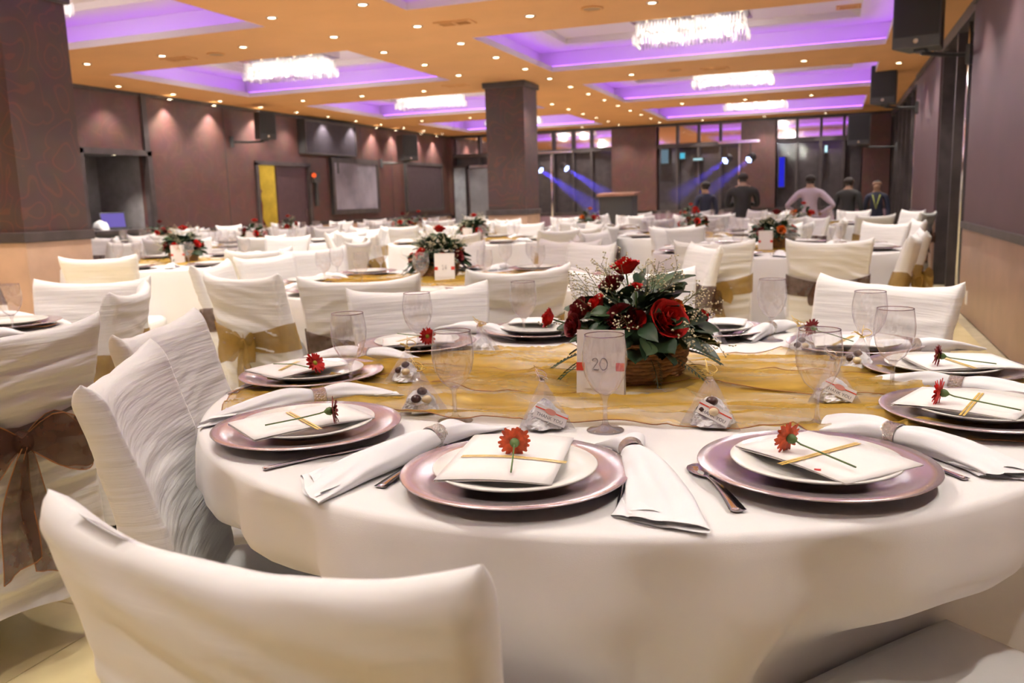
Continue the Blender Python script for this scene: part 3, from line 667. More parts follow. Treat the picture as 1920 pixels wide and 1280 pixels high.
# ================================================================== TABLES
TZ=.76
def make_cloth(Rt,seed,nth,nz_,H=.74,fold=.045,push=()):
    m=MB(); rn=random.Random(seed); ks=[(q,rn.uniform(0,6.28),c) for q,c in((7,.5),(12,.7),(20,.9),(29,.8))]
    prof=[(0,0,0)]+[(Rt*q,0,0) for q in(.5,.9)]+[(Rt-.012,-.0005,0),(Rt-.004,-.004,0),(Rt,-.012,0)]
    for i in range(1,nz_+1):
        d=H*i/nz_; prof.append((Rt+.003+.03*(i/nz_),-.012-d,i/nz_))
    m2=len(prof); vs=[]
    for i in range(nth):
        a=2*pi*i/nth
        f=sum(c*cos(k*a+p+.5*sin(2*a+p)) for k,p,c in ks)/2.2; f=math.copysign(abs(f)**.7,f)
        for r,z,d in prof:
            q=r+fold*(f-.55)*.62*d**.55 if d else r
            z_=TZ+z
            for (sx,sy,ux,uy) in push:            # the cloth hangs against a seat pushed under it
                if z_>.66: continue
                lx_=(q*cos(a)-sx)*(-uy)+(q*sin(a)-sy)*ux; ly_=(q*cos(a)-sx)*ux+(q*sin(a)-sy)*uy
                lim=.222; g=1-sm(.235,.46,abs(lx_)); hgt=1-sm(.47,.66,z_)
                if ly_<lim and g>0: q-= (lim-ly_)*g*hgt*1.02
            vs.append((q*cos(a),q*sin(a),z_))
    fs=[]
    for i in range(nth):
        j=(i+1)%nth
        for k in range(m2-1):
            if k==0: fs.append((i*m2,j*m2+1,i*m2+1))
            else: fs.append((i*m2+k,j*m2+k,j*m2+k+1,i*m2+k+1))
    m.add(vs,fs); return m.mesh('tablecloth',M['cloth'],True,True)
DEFER=[]
def table(x,y,Rt,label,seed,hi=False,cloth=None):
    t=empty('banquet_table',(x,y,0),seed*1.3,label,'table')
    DEFER.append((t,cloth,Rt,seed,hi,x,y))
    MB().lathe([(0,TZ-.028),(Rt-.015,TZ-.028),(Rt-.012,TZ-.003),(0,TZ-.003)],40,cap=False).build('tabletop',M['dark'],t)
    MB().lathe([(.28,0),(.28,.02),(.04,.06),(.04,TZ-.03)],20).build('pedestal',M['black'],t)
    return t
def overlay(x,y,rz,label,lx=.84,ly=.40,Rm=.86,seed=3,nu=180,nv=90,amp=.014,group=None,edge=True):
    def e0(a): return -ly+.07*nz(a*3.1,seed)+.03*nz(a*9,seed+2)
    def e1(a): return ly+.06*nz(a*2.7,seed+7)+.03*nz(a*8,seed+9)
    def fn(u,v):
        a=-lx+2*lx*u; lim=math.sqrt(max(0.0001,Rm*Rm-a*a)); b0=max(e0(a),-lim); b1=min(e1(a),lim); b=b0+(b1-b0)*v
        n=nz(a*2.2+b*3.0,b*6.5-a*1.6,seed); n2=nz(a*5+b*2,b*13-a*3,seed+3)
        h=(1-abs(n)*2.2); h=max(0,h)**3*amp*1.25+max(0,.6-abs(n2)*2.4)**2*amp*1.1
        return Vector((a,b,.0015+h))
    t=empty('organza_overlay',(x,y,TZ),rz,label,'overlay',group)
    m=MB(); m.grid(fn,nu,nv); m.build('sheer_cloth',M['gold'],t,smooth=True)
    if edge:
        def f2(u,v):
            uu=.10+.80*u; a=-lx+2*lx*uu; w0=.40+.22*nz(a*2.3,seed+21); w1=w0+.22+.20*nz(a*1.9,seed+33)
            q=fn(uu,min(.97,max(.03,w0+(w1-w0)*v))); return q+Vector((0,0,.004+.006*sin(pi*v)+.006*max(0,nz(a*6,v*5,seed+40))))
        m=MB(); m.grid(f2,90,16); m.build('folded_layer',M['gold'],t,smooth=True)
        for v in(0,1): MB().tube([f2(i/90,v) for i in range(91)],.0009,5).build('hem',M['edge'],t,smooth=True)
        for v in(0,1): MB().tube([fn(i/nu,v)+Vector((0,0,.0008)) for i in range(nu+1)],.0011,5).build('hem',M['edge'],t,smooth=True)

T20=(-.44,1.83); R20=.885
table(*T20,R20,'round table with number 20 in front under a floor length white cloth',1,True)
overlay(*T20,R(6),'crumpled sheer gold organza runner across the table with card 20',.83,.375,.845)

# ---- T20 chairs
def seat(mx,my,f,label,**k): x,y=top_at(mx,my,f); return chair(x,y,f,label,None,**k)
c1=seat(-.465,.562,85,'white covered chair with its back to us, cut by the bottom edge',hi=34,amp=.017,sash='brownsash',bow=False,wf=.95)
for ch in c1.children:
    if ch.name.startswith(('back_cover','seat_cover')): ch.data.materials[0]=M['coversoft']
seat(-1.19,1.17,31,'white covered chair seen edge-on between the bow chair and the table with card 20',hi=22,amp=.008,sash=None,bow=False)
seat(-1.52,1.62,20,'bright cream white chair facing right at the left end of the table with card 20',hi=23,amp=.011,sash=None,bow=False)
seat(-1.26,2.50,-51,'white chair facing us behind two glasses on the left of table 20',hi=24,amp=.011,sash='goldsash')
seat(-.69,3.13,-69,'white chair facing us directly behind the red rose centrepiece',hi=25,amp=.009,sash=None,bow=False)
seat(.16,2.79,-126,'white chair facing us at the right behind two tall glasses',hi=26,amp=.011,sash='goldsash')
p=at_z(1850,1335,.465); chair(p.x,p.y,math.degrees(math.atan2(T20[1]-p.y,T20[0]-p.x))+4,'white covered chair at the lower right with only its seat showing',None,27,.01,'goldsash',True)

# ---- left table and its chairs
TL=(-3.25,1.72)
table(*TL,.9,'round white clothed table cut by the left edge',5)
overlay(*TL,R(70),'gold organza runner on the table cut by the left edge',.8,.38,.85,9,40,20)
seat(-1.885,1.50,165,'large white covered chair with a brown bow at the left edge',hi=28,amp=.021,sash='brownsash',bow=False,wf=1.1)
seat(-2.83,2.67,-68,'white chair facing us beyond the left edge table, left of a pair',hi=29,amp=.008,sash='goldsash',bow=False)
seat(-2.34,2.36,-150,'white wrinkled chair turned sideways beyond the left edge table, right of a pair',hi=30,amp=.016,sash='goldsash')

# near brown bow with a dark hem, on the left edge chair
t=[o for o in bpy.data.objects if o.get('label','').startswith('large white covered chair with a brown bow')][0]
link('bow',make_bow(52,M['brownsash'],1.3,True),t)

# ================================================================== TABLEWARE
charger_me=MB().lathe([(0,.002),(.09,.002),(.108,.004),(.118,.012),(.150,.018),(.1665,.021),(.1680,.0225),(.1665,.024),(.150,.0215),(.118,.0155),(.106,.0075),(0,.0062)],72,cap=False).mesh('charger',M['charger'],True)
plate_me=MB().lathe([(0,.001),(.065,.001),(.070,.004),(.085,.010),(.119,.0205),(.1205,.0225),(.119,.0238),(.084,.0150),(.070,.0105),(0,.0090)],64,cap=False).mesh('plate',M['china'],True)
bowl_me=MB().lathe([(.0035,.0625),(.010,.066),(.024,.078),(.0345,.098),(.0395,.120),(.0400,.138),(.0375,.158),(.0352,.1725),(.0350,.1730)],40,cap=False).mesh('bowl',M['glass'],True)
stem_me=MB().lathe([(0,.0),(.0335,.0),(.0340,.0015),(.0300,.0030),(.012,.0065),(.0060,.012),(.0043,.022),(.0040,.045),(.0050,.056),(.0090,.0645),(.0095,.0665),(0,.0655)],32,cap=False).mesh('stem',M['stemglass'],True)
rim_me=MB().tube([(.0348*cos(2*pi*i/40),.0348*sin(2*pi*i/40),.1728) for i in range(40)],.0010,5,True).mesh('rim',M['rimglass'],True)
def glass(p,label,group=None,z=TZ,rim=True,s=1.0):
    t=empty('wine_glass',(p[0],p[1],z),0,label,'glass',group); link('bowl',bowl_me,t); link('stem',stem_me,t)
    if rim: link('rim',rim_me,t)
    t.scale=(s,s,s)
    return t
def knife():
    m=MB(); N=24
    for part in(0,):
        vs=[]
        def sec(f):
            if f<.45: return .0042+.0028*(1-f/.45)**1.5, .0028
            return .0042+.0060*sin(min(1,(f-.45)/.12)*pi/2)*(1-max(0,(f-.8)/.2)**2*.85), .0011
        pts=[];r=[]
        for i in range(N+1):
            f=i/N; w_,h_=sec(f); x=.235*f
            vs+=[(x,w_,.003),(x,0,.003+h_),(x,-w_,.003),(x,0,.003-h_*.9)]
        fs=[(4*i+k,4*i+(k+1)%4,4*i+4+(k+1)%4,4*i+4+k) for i in range(N) for k in range(4)]+[(3,2,1,0),(4*N,4*N+1,4*N+2,4*N+3)]
        m.add(vs,fs)
    return m.mesh('knife',M['steel'],True)
def fork():
    m=MB(); N=16; vs=[]
    for i in range(N+1):
        f=i/N; x=.15*f; w_=.0075*(1-f)**1.2+.0028 if f<.8 else .0028+.0085*((f-.8)/.2)**1.5; z=.003+.006*sin(pi*f)*.6
        vs+=[(x,w_,z),(x,0,z+.0016),(x,-w_,z),(x,0,z-.0016)]
    m.add(vs,[(4*i+k,4*i+(k+1)%4,4*i+4+(k+1)%4,4*i+4+k) for i in range(N) for k in range(4)]+[(3,2,1,0),(4*N,4*N+1,4*N+2,4*N+3)])
    for k in range(4):
        y=-.0096+.0064*k; m.tube([(.148,y*.9,.004),(.165,y,.006),(.19,y,.009),(.203,y*.95,.012)],[.0016,.0017,.0014,.0006],6)
    return m.mesh('fork',M['steel'],True)
def spoon():
    m=MB(); N=26; vs=[]
    for i in range(N+1):
        f=i/N; x=.20*f
        if f<.72: w_=.0085*(1-f/.72)**1.4+.0027; h_=.0018
        else: q=(f-.72)/.28; w_=.0027+.0175*math.sqrt(max(0,sin(pi*min(1,q*.93+.05))))*(1 if q<.99 else .2); h_=.0018
        z=.003+.005*sin(pi*min(1,f/.72)); cup=.007*sin(pi*max(0,(f-.72)/.28))
        vs+=[(x,w_,z+h_),(x,0,z+h_-cup),(x,-w_,z+h_),(x,0,z-h_-cup)]
    m.add(vs,[(4*i+k,4*i+(k+1)%4,4*i+4+(k+1)%4,4*i+4+k) for i in range(N) for k in range(4)]+[(3,2,1,0),(4*N,4*N+1,4*N+2,4*N+3)])
    return m.mesh('spoon',M['steel'],True)
knife_me,fork_me,spoon_me=knife(),fork(),spoon()
def cutlery(me,name,h,tipdir,label):
    """h: pixel of the handle end, tipdir: pixel the other end points at"""
    a=at_z(h[0],h[1],TZ+.002); b=at_z(tipdir[0],tipdir[1],TZ+.002); ang=math.atan2(b.y-a.y,b.x-a.x)
    return tag(link(name,me,None,(a.x,a.y,TZ+.0005),(0,0,ang)),label,name)

# ---- daisy
def daisy(matp,r=.021,n=17,seed=0):
    m=MB(); rn=random.Random(seed)
    for ring_,(rr,tilt,cnt) in enumerate(((r,.25,n),(r*.8,.65,n-4))):
        for k in range(cnt):
            a=2*pi*k/cnt+rn.uniform(-.1,.1)+ring_*.2; L=rr*rn.uniform(.85,1.08); wd=rr*.19; tl=tilt+rn.uniform(-.15,.15)
            def f(u,v,a=a,L=L,wd=wd,tl=tl):
                x=.003+L*u; ww=wd*(sin(pi*min(1,.12+u*.8))**.7)*(v-.5)*2; z=x*tl-.35*x*x/r*tl+.0012*((v-.5)*2)**2
                return (x*cos(a)-ww*sin(a),x*sin(a)+ww*cos(a),z)
            m.grid(f,4,2)
    return m.mesh('petals',matp,True)
pet=[daisy(M['rust'],.0215,18,1),daisy(M['red'],.022,16,2),daisy(M['deepred'],.021,16,3)]
centre_me=MB().sphere((0,0,.003),.0062,12,6,(1,1,.6)).mesh('flower_centre',M['lime'],True)
calyx_me=MB().lathe([(.0018,-.012),(.006,-.0075),(.0075,-.002),(.006,.0015)],14).mesh('calyx',M['green'],True)
def flower(head,tail,z,kind,label,lift=.012,droop=0,toward=1):
    """cut daisy lying on a card: head pixel, stem-end pixel, card height"""
    a=at_z(head[0],head[1],z+lift); b=at_z(tail[0],tail[1],z+.002); t=empty('daisy',(b.x,b.y,z),0,label,'flower')
    o=Vector((b.x,b.y,z)); hd=Vector((a.x,a.y,z+lift))-o; bl=Vector((0,0,.0022))
    d=(hd-bl); ax=Vector((d.x,d.y,0)).normalized(); ax=(ax+Vector((0,0,droop))).normalized()
    q=ax.to_track_quat('Z','Y').to_euler()
    link('petals',pet[kind],t,hd,q); link('flower_centre',centre_me,t,hd,q); link('calyx',calyx_me,t,hd,q)
    MB().tube([hd-ax*.011,hd-ax*.02+Vector((0,0,-.002)),bl+d*.5+Vector((0,0,-.001)),bl],.0013,7).build('stem',M['green'],t,smooth=True)

# ---- cards
def card(quad,z,ribbon,label,curve=.004):
    """quad: four corner pixels in order round the card"""
    P=[at_z(x,y,z) for x,y in quad]; c=(P[0]+P[1]+P[2]+P[3])/4
    ax=((P[1]+P[2])-(P[0]+P[3]))/2; ay=((P[3]+P[2])-(P[0]+P[1]))/2
    u=ax.normalized(); v=Vector((-u.y,u.x,0)); 
    if v.dot(ay)<0: v=-v
    w_,h_=ax.length,abs(ay.dot(v)); sk=ay.dot(u)*.0
    if w_<h_: pass
    t=empty('menu_card',(c.x,c.y,z),math.atan2(u.y,u.x),label,'card'); sgn=1 if u.cross(v).z>0 else -1
    def f(a,b): return ((a-.5)*w_,(b-.5)*h_*sgn,curve*(cos((a-.5)*pi)-.4)+.0006)
    m=MB(); m.grid(f,12,4,flip=sgn<0); solid(m.build('sheet',M['card'],t,smooth=True),.0007,-1)
    m=MB(); m.grid(lambda a,b:(lambda q:(q[0],q[1],q[2]-.0035+.0022*a))(f(a,b)),12,4,flip=sgn<0); solid(m.build('inner_sheet',M['card'],t,smooth=True),.0006,-1)
    if ribbon:
        a,b=[at_z(x,y,z+.003) for x,y in ribbon]; a-=Vector((c.x,c.y,z)); b-=Vector((c.x,c.y,z)); rt=Matrix.Rotation(-math.atan2(u.y,u.x),3,'Z'); a=rt@a; b=rt@b
        n=(b-a); n.z=0; n.normalize(); n=Vector((-n.y,n.x,0))
        for k in(-1,1):
            mm=MB(); mm.grid(lambda s,q:(lambda p:(p.x,p.y,curve*(cos(p.x/w_*pi)-.4)+.0022))(a+(b-a)*s+n*(k*.0028+(q-.5)*.0036)),10,1); solid(mm.build('ribbon',M['ribbon'],t),.0004,1)
    return t

# ---- napkins
def napkin_mesh(L,x0,wa,wb,seed,NA=40,NX=44):
    m=MB(); vs=[]
    for i in range(NX+1):
        f=i/NX; x=L*(f-x0)
        dl=abs(f-x0)/(x0 if f<x0 else 1-x0+1e-6); q=dl**.7
        W=.0165+((wa if f<x0 else wb)-.0165)*q; H=.0155*(1+.55*sin(pi*min(1,q*1.0))-.66*q)
        for k in range(NA):
            t=2*pi*k/NA
            rip=1+.20*q*sin(2*t+seed)+.17*q*sin(3*t+seed*1.7+f*3)+.09*q*sin(6*t+seed*2+f*6)
            y=W*cos(t)*rip; z=H*(1+sin(t)*rip*1.0)+.004*q*nz(f*6,t*1.5,seed)
            sl=(y/W)*(.028 if f<x0 else -.02)*q*q
            vs.append((x+sl+.006*q*sin(2*t+seed),y+.010*q*sin(f*5+seed),max(.0012,z)))
    fs=[(i*NA+k,i*NA+(k+1)%NA,(i+1)*NA+(k+1)%NA,(i+1)*NA+k) for i in range(NX) for k in range(NA)]
    m.add(vs,fs)
    # folded inner layers showing at both open ends
    for e,(f0,W) in enumerate(((0,wa),(1,wb))):
        xx=L*(f0-x0)
        for lay in range(2):
            def g(u,v,lay=lay,xx=xx,W=W,f0=f0):
                y=W*.8*(u-.5)*2; ins=.05*v*(1 if f0==0 else -1)
                return (xx+ins+(.004+.01*lay)*(1 if f0==0 else -1)+(y/W)*(.028 if f0==0 else -.02),y+.010*sin(f0*5+seed),.006+.006*lay+.004*sin(u*6+lay*2+seed))
            m.grid(g,12,3)
    return m.mesh('napkin',M['napkin'],True)
ring_m=MB().lathe([(.0176,-.013),(.0200,-.0135),(.0204,-.011),(.0196,-.009),(.0196,.009),(.0204,.011),(.0200,.0135),(.0176,.013)],36,cap=False)
nring_me=ring_m.mesh('napkin_ring',M['silver'],True)
def napkin(a,b,ringpx,wa,wb,seed,label,rlabel,z=TZ):
    A=at_z(a[0],a[1],z+.012); B=at_z(b[0],b[1],z+.012); r=at_z(ringpx[0],ringpx[1],z+.018)
    d=(B-A); L=d.length; x0=max(.15,min(.85,(r-A).dot(d)/L/L)); ang=math.atan2(d.y,d.x); o=A+d*x0
    n=tag(link('napkin',napkin_mesh(L,x0,wa,wb,seed),None,(o.x,o.y,z+.001),(0,0,ang)),label,'napkin')
    rg=tag(link('napkin_ring',nring_me,None,(o.x,o.y,z+.0195),(0,R(90),ang)),rlabel,'napkin ring'); rg.rotation_euler=Matrix.Rotation(ang,3,'Z').to_4x4().to_euler(); rg.rotation_euler=(Matrix.Rotation(ang,4,'Z')@Matrix.Rotation(R(90),4,'Y')).to_euler()

# ---- favour bags
def text_mesh(s,size,mt,ext=.00015):
    c=bpy.data.curves.new('txt','FONT'); c.body=s; c.size=size; c.align_x='CENTER'; c.align_y='CENTER'; c.extrude=ext; c.resolution_u=3
    o=bpy.data.objects.new('txt',c); COL.objects.link(o); bpy.context.view_layer.update(); me=bpy.data.meshes.new_from_object(o.evaluated_get(bpy.context.evaluated_depsgraph_get())); bpy.data.objects.remove(o); me.materials.clear(); me.materials.append(mt); return me
thanks_me=text_mesh('THANK YOU',.0085,M['ink'])
def favour(px,rz,tie,label,tagged=True,s=1.0,choc=True,seed=0):
    p=at_z(px[0],px[1],TZ+.004); t=empty('favour_bag',(p.x,p.y,TZ+.003),math.atan2(p.y,p.x)+R(rz),label,'favour bag'); rn=random.Random(seed); h=.088*s
    base=[Vector((.058*s,.0,0)),Vector((-.030*s,.050*s,0)),Vector((-.030*s,-.050*s,0))]; ap=Vector((rn.uniform(-.006,.006),rn.uniform(-.006,.006),h))
    m=MB()
    for k in range(3):
        a,b=base[k],base[(k+1)%3]
        def f(u,v,a=a,b=b):
            q=a.lerp(b,u); r=q.lerp(ap,v**.92); n=Vector((r.x,r.y,.02)).normalized(); bul=.006*s*sin(pi*u)*sin(pi*min(1,v*1.1))
            return r+n*(bul+.0018*nz(u*7+k*5,v*7,seed))
        m.grid(f,10,12)
    m.build('cellophane',M['film'],t,smooth=True)
    m=MB()
    def blob(u,v):
        a=2*pi*u; zz=v; rr=(.036-.020*zz)*s*(1+.22*nz(cos(a)*2.2,sin(a)*2.2,zz*3+seed)+.14*nz(cos(a)*6,sin(a)*6,zz*8+seed))*min(1,math.sqrt(max(0,1-zz))*1.6)
        return (rr*cos(a)-.002,rr*sin(a),.003+.044*s*zz*(1+.15*nz(u*9,v*4,seed)))
    m.grid(blob,36,14)
    m.build('tissue_filling',M['almond'],t)
    if choc:
        for mt,c in((M['choc'],(-.021,.013,.029)),(M['choc'],(-.012,-.001,.041)),(M['choc2'],(-.025,-.007,.027))):
            MB().sphere(tuple(q*s for q in c),.0105*s,10,7,(1,1,.8)).build('chocolate',mt,t,smooth=True)
    tb=MB(); mt=M['chrome'] if tie=='silver' else M['ribbon']
    for sx in(-1,1):
        tb.tube([ap+Vector((0,0,-.006))+Vector((sx*(.030*sin(pi*i/12)*(1 if sx>0 else .75)),.010*sin(2*pi*i/12),.012*sin(pi*i/12)+.004*sin(2*pi*i/12))) for i in range(13)],.0009,5)
        tb.tube([ap+Vector((0,0,-.006)),ap+Vector((sx*.010,.006,.006)),ap+Vector((sx*.026,.012,.016 if sx>0 else .004))],.0008,5)
    tb.tube([ap+Vector((.005*cos(2*pi*i/10),.005*sin(2*pi*i/10),-.007)) for i in range(10)],.0013,5,True)
    tb.build('tie_bow',mt,t,smooth=True)
    if tagged:
        g=empty('gift_tag',(-.031*s,-.008,.026*s)); g.parent=t; g.rotation_euler=(Matrix(((0,.32,-.947),(-1,0,0),(0,.947,.32)))@Matrix.Rotation(R(-24),3,'Z')).to_euler()
        MB().box(-.030,.030,-.012,.012,-.0004,.0004).build('paper',M['card'],g); link('printed_words',thanks_me,g,(0,-.0055,.0005))
        MB().box(-.031,.031,.0045,.0065,.0004,.0009).build('red_ribbon',M['redrib'],g)
        MB().lathe([(0,.001),(.007,.001)],14,cap=False).build('seal',mat('pink_seal',(.75,.32,.26),.5,var=.1),g,loc=(-.002,.0055,0),scale=(1.5,.75,1))
    return t

# ---- place settings of table 20
def on_ring(px,py,r=.717,z=TZ+.022):
    p=at_z(px,py,z); a=math.atan2(p.y-T20[1],p.x-T20[0]); return T20[0]+r*cos(a),T20[1]+r*sin(a)
SET=[ # plate pixel, snap to ring?, words
 ((966,880),'in front, nearest of all'),((1529,867),'front right'),((1835,765),'second on the right side'),((1815,685),'third on the right side'),
 ((1600,642),'before the right rear chair'),((1345,608),'at the back right of the roses'),((1000,609),'at the back left of the roses'),((775,640),'before the left rear chair'),((580,697),'at the far left'),((577,795),'front left')]
for k,((px,py),wds) in enumerate(SET):
    if k in(0,1,9): p=at_z(px,py,TZ+.022); x,y=p.x,p.y
    else: x,y=on_ring(px,py)
    c=tag(link('charger_plate',charger_me,None,(x,y,TZ+.001)),f'mauve silver charger plate on table 20, {wds}','charger')
    tag(link('dinner_plate',plate_me,None,(x,y,TZ+.0085)),f'small white china plate on the charger {wds}','plate')
ZC=TZ+.034
card([(830,900),(1035,905),(1075,820),(875,812)],ZC,[(866,853),(1062,863)],'blank cream menu card on the nearest plate')
card([(1383,835),(1590,907),(1730,868),(1510,805)],ZC,[(1462,872),(1610,832)],'blank cream menu card set diagonally on the front right plate')
card([(1686,757),(1916,788),(1938,748),(1715,722)],ZC,[(1803,780),(1840,738)],'blank cream menu card on the second right plate with a wide ribbon')
card([(1735,692),(1922,691),(1873,661),(1697,666)],ZC,[(1772,672),(1830,692)],'blank cream menu card on the third right plate')
card([(472,824),(699,782),(645,754),(431,790)],ZC,[(540,774),(600,806)],'blank cream menu card on the front left plate')
card([(520,706),(658,684),(592,667),(462,694)],ZC,[(525,694),(560,678)],'blank cream menu card on the far left plate')
card([(735,648),(870,640),(830,628),(700,634)],ZC,[(745,640),(790,630)],'blank cream menu card on the left rear plate')
card([(955,606),(1045,606),(1040,596),(960,596)],ZC,None,'blank cream menu card left of the roses')
card([(1328,607),(1405,609),(1392,597),(1325,596)],ZC,None,'blank cream menu card right of the roses')
card([(1520,648),(1660,650),(1640,630),(1530,628)],ZC,[(1560,648),(1600,630)],'blank cream menu card on the right rear plate')
zf=ZC+.005
flower((965,829),(958,885),zf,0,'rust daisy lying on the nearest menu card',.017,.0)
flower((1481,821),(1605,876),zf,0,'rust daisy lying on the front right menu card',.018,.15)
flower((1766,736),(1915,769),zf,1,'red daisy on the second right menu card',.017,.1)
flower((1763,667),(1868,682),zf,2,'dark red daisy on the third right menu card',.017,.1)
flower((621,770),(497,797),zf,2,'dark red daisy seen side on, on the front left menu card',.019,.05)
flower((589,681),(513,682),zf,1,'bright red daisy with a lime eye on the far left menu card',.016,.5)
flower((800,630),(745,625),zf,1,'red daisy on the left rear menu card',.016,.0)
flower((1524,614),(1600,640),zf,2,'dark red daisy on the right rear menu card',.018,.2)
p=at_z(1533,881,ZC+.002); tag(MB().grid(lambda u,v:(.009*(u-.5),.006*(v-.5)*sin(pi*(.15+.7*u)),.003*sin(pi*v)+.001),6,4).build('fallen_petal',M['red'],None,smooth=True,loc=(p.x,p.y,ZC)),'single red petal fallen on the front right menu card','petal')

NP=[((584,915),(898,795),(802,818),.046,.030,1.0,'rolled white napkin left of the nearest plate','silver studded napkin ring left of the nearest plate'),
 ((1252,972),(1165,820),(1240,846),.046,.034,2.2,'rolled white napkin hanging to the table edge between the two front plates','slim napkin ring between the two front plates'),
 ((1905,885),(1548,788),(1712,808),.034,.042,3.1,'long rolled white napkin right of the front right plate','broad silver napkin ring right of the front right plate'),
 ((1990,752),(1640,712),(1815,711),.040,.030,4.0,'rolled white napkin between the two right hand plates','silver napkin ring between the two right hand plates'),
 ((392,778),(735,733),(580,733),.048,.034,5.2,'rolled white napkin lying behind the front left plate','silver napkin ring behind the front left plate'),
 ((572,668),(790,672),(690,663),.040,.034,6.1,'rolled white napkin behind the far left plate','silver napkin ring behind the far left plate'),
 ((838,612),(972,628),(905,617),.040,.034,7.3,'rolled white napkin before the left rear chair','silver napkin ring before the left rear chair'),
 ((1398,632),(1492,606),(1455,617),.040,.034,8.4,'rolled white napkin right of the roses','silver napkin ring right of the roses'),
 ((1548,660),(1822,650),(1712,650),.036,.024,9.5,'long rolled white napkin before the right rear chair','dark shaded napkin ring before the right rear chair')]
for n in NP: napkin(*n)
cutlery(knife_me,'knife',(494,880),(690,838),'table knife on the cloth below the front left plate')
cutlery(fork_me,'fork',(712,914),(862,824),'fork half hidden by the nearest charger on its left')
cutlery(knife_me,'knife',(1165,957),(1176,860),'knife with a violet gleam right of the nearest plate')
cutlery(spoon_me,'spoon',(1384,960),(1282,848),'spoon handle beside the napkin between the front plates')
cutlery(knife_me,'knife',(1812,899),(1660,840),'knife handle right of the front right plate')
cutlery(fork_me,'fork',(428,738),(520,715),'fork at the left rim behind the front left napkin')

GL=[((1133,627),'wine glass in front of the card reading 20'),((847,620),'wine glass before the gold runner, left of the silver tied favour bag'),((651,587),'wine glass behind the far left plate'),((781,549),'wine glass before the left rear chair'),
 ((980,528),'wine glass left of the roses'),((1448,523),'wine glass right of the roses above a crumpled napkin'),((1632,546),'wine glass before the right rear chair, left of a close pair'),((1679,578),'wine glass at the right, right of a close pair'),((1537,617),'large wine glass behind the front right plate'),((1212,522),'wine glass half hidden behind the roses')]
for (x,y),l in GL: p=at_z(x,y,TZ+.173); glass(p,l)

favour((1022,797),4,'silver','clear pyramid favour bag tied with a silver bow, before the card 20',True,1.05,False,1)
favour((1335,793),-8,'gold','clear pyramid favour bag tied with gold cord, front right of the roses',True,1.08,True,2)
favour((790,768),10,'gold','clear favour bag of chocolates before the left glass',False,1.0,True,3)
favour((765,712),-25,'gold','clear favour bag leaning behind the chocolate filled one',False,.95,True,4)
favour((905,662),20,'gold','clear favour bag behind the left glass',False,.95,False,5)
favour((1562,748),6,'silver','clear favour bag behind the large right glass',True,1.0,False,6)
favour((1612,692),-30,'gold','clear favour bag beside the right pair of glasses',False,.95,True,7)
favour((1500,662),15,'gold','clear favour bag behind the large right glass rim',False,.9,True,8)
favour((1330,640),10,'silver','clear favour bag right behind the roses',False,.9,False,9)

# ---- number cards
def stroke_digits(s,h,mt):
    D={'2':[[(0,.78),(.08,.93),(.25,1),(.42,.92),(.48,.75),(.40,.55),(.2,.28),(0,.02),(.55,.02),(.58,.10)]],'0':[[(.32+.32*cos(2*pi*i/22),.5+.5*sin(2*pi*i/22)) for i in range(23)]],
       '1':[[(.02,.84),(.2,1),(.2,0)],[(.05,0),(.35,0)]],'4':[[(.42,0),(.42,1),(0,.30),(.58,.30)]]}
    W={'2':.66,'0':.72,'1':.48,'4':.62}; m=MB(); x=-sum(W[c] for c in s)*h/2
    for c in s:
        for st in D[c]: m.tube([(x+a*h,b*h-h/2,0) for a,b in st],.0009*h/.022,5)
        x+=W[c]*h
    return m.mesh('printed_number',mt,True)
def number_card(p,yaw,num,label,w_=.098,h=.140,z=TZ+.004):
    t=empty('number_card',(p[0],p[1],z),yaw,label,'card'); lean=R(-7)
    a=empty('face_sheet',(0,0,0)); a.parent=t; a.rotation_euler=(lean,0,0)
    bevel(MB().box(-w_/2,w_/2,0,.0008,0,h).build('front_sheet',M['card'],a),.0002,1)
    MB().box(-w_/2-.0006,w_/2+.0006,-.0005,.0012,h*.40,h*.52).build('red_band',M['redrib'],a)
    m=MB(); n=14; vs=[(-w_*.33+.003*nz(i*1.7,1),-.0011,h*.14+h*.76*i/n) for i in range(n+1)]+[(w_*.33+.003*nz(i*1.7,5),-.0011,h*.14+h*.76*i/n) for i in range(n+1)]
    m.add(vs,[(i,n+1+i,n+2+i,i+1) for i in range(n)]); m.build('torn_panel',M['card'],a)
    link('printed_number',stroke_digits(num,.024,M['ink']),a,(0,-.0014,h*.50),(R(90),0,0))
    MB().box(-w_/2,w_/2,0,.0008,0,h).build('rear_sheet',M['card'],t,loc=(0,.034,0),rot=(R(7),0,0))
p=at_z(1125,746,TZ+.004); number_card(p,R(5),'20','cream table number card reading 20 with a red band')
p=at_z(834,527,TZ+.004); number_card(p,R(16),'14','cream table number card reading 14 with red band ends',.105,.145)

# ---- flower baskets
def rose_mesh(mt,seed,r=.026):
    m=MB(); rn=random.Random(seed)
    for lay in range(6):
        cnt=3 if lay<2 else 5; rr=r*(.16+.16*lay); hh=r*(1.15-.09*lay)
        for k in range(cnt):
            a0=2*pi*k/cnt+lay*.9+rn.uniform(-.2,.2); sp=pi/cnt*1.45; op=.02+.12*lay
            def f(u,v,a0=a0,sp=sp,rr=rr,hh=hh,op=op,lay=lay):
                a=a0+(u-.5)*2*sp; e=1-((u-.5)*2)**2*.30; q=rr*(.55+.45*sin(v*pi*.5))+op*r*max(0,v-.6)**1.5*1.9
                return (q*cos(a),q*sin(a),hh*1.25*v*e-r*.55+.0016*nz(a*3,v*3,seed))
            m.grid(f,6,5)
    return m.mesh('rose',mt,True)
roses={k:rose_mesh(M[k],i+1) for i,k in enumerate(('red','deepred','orange'))}
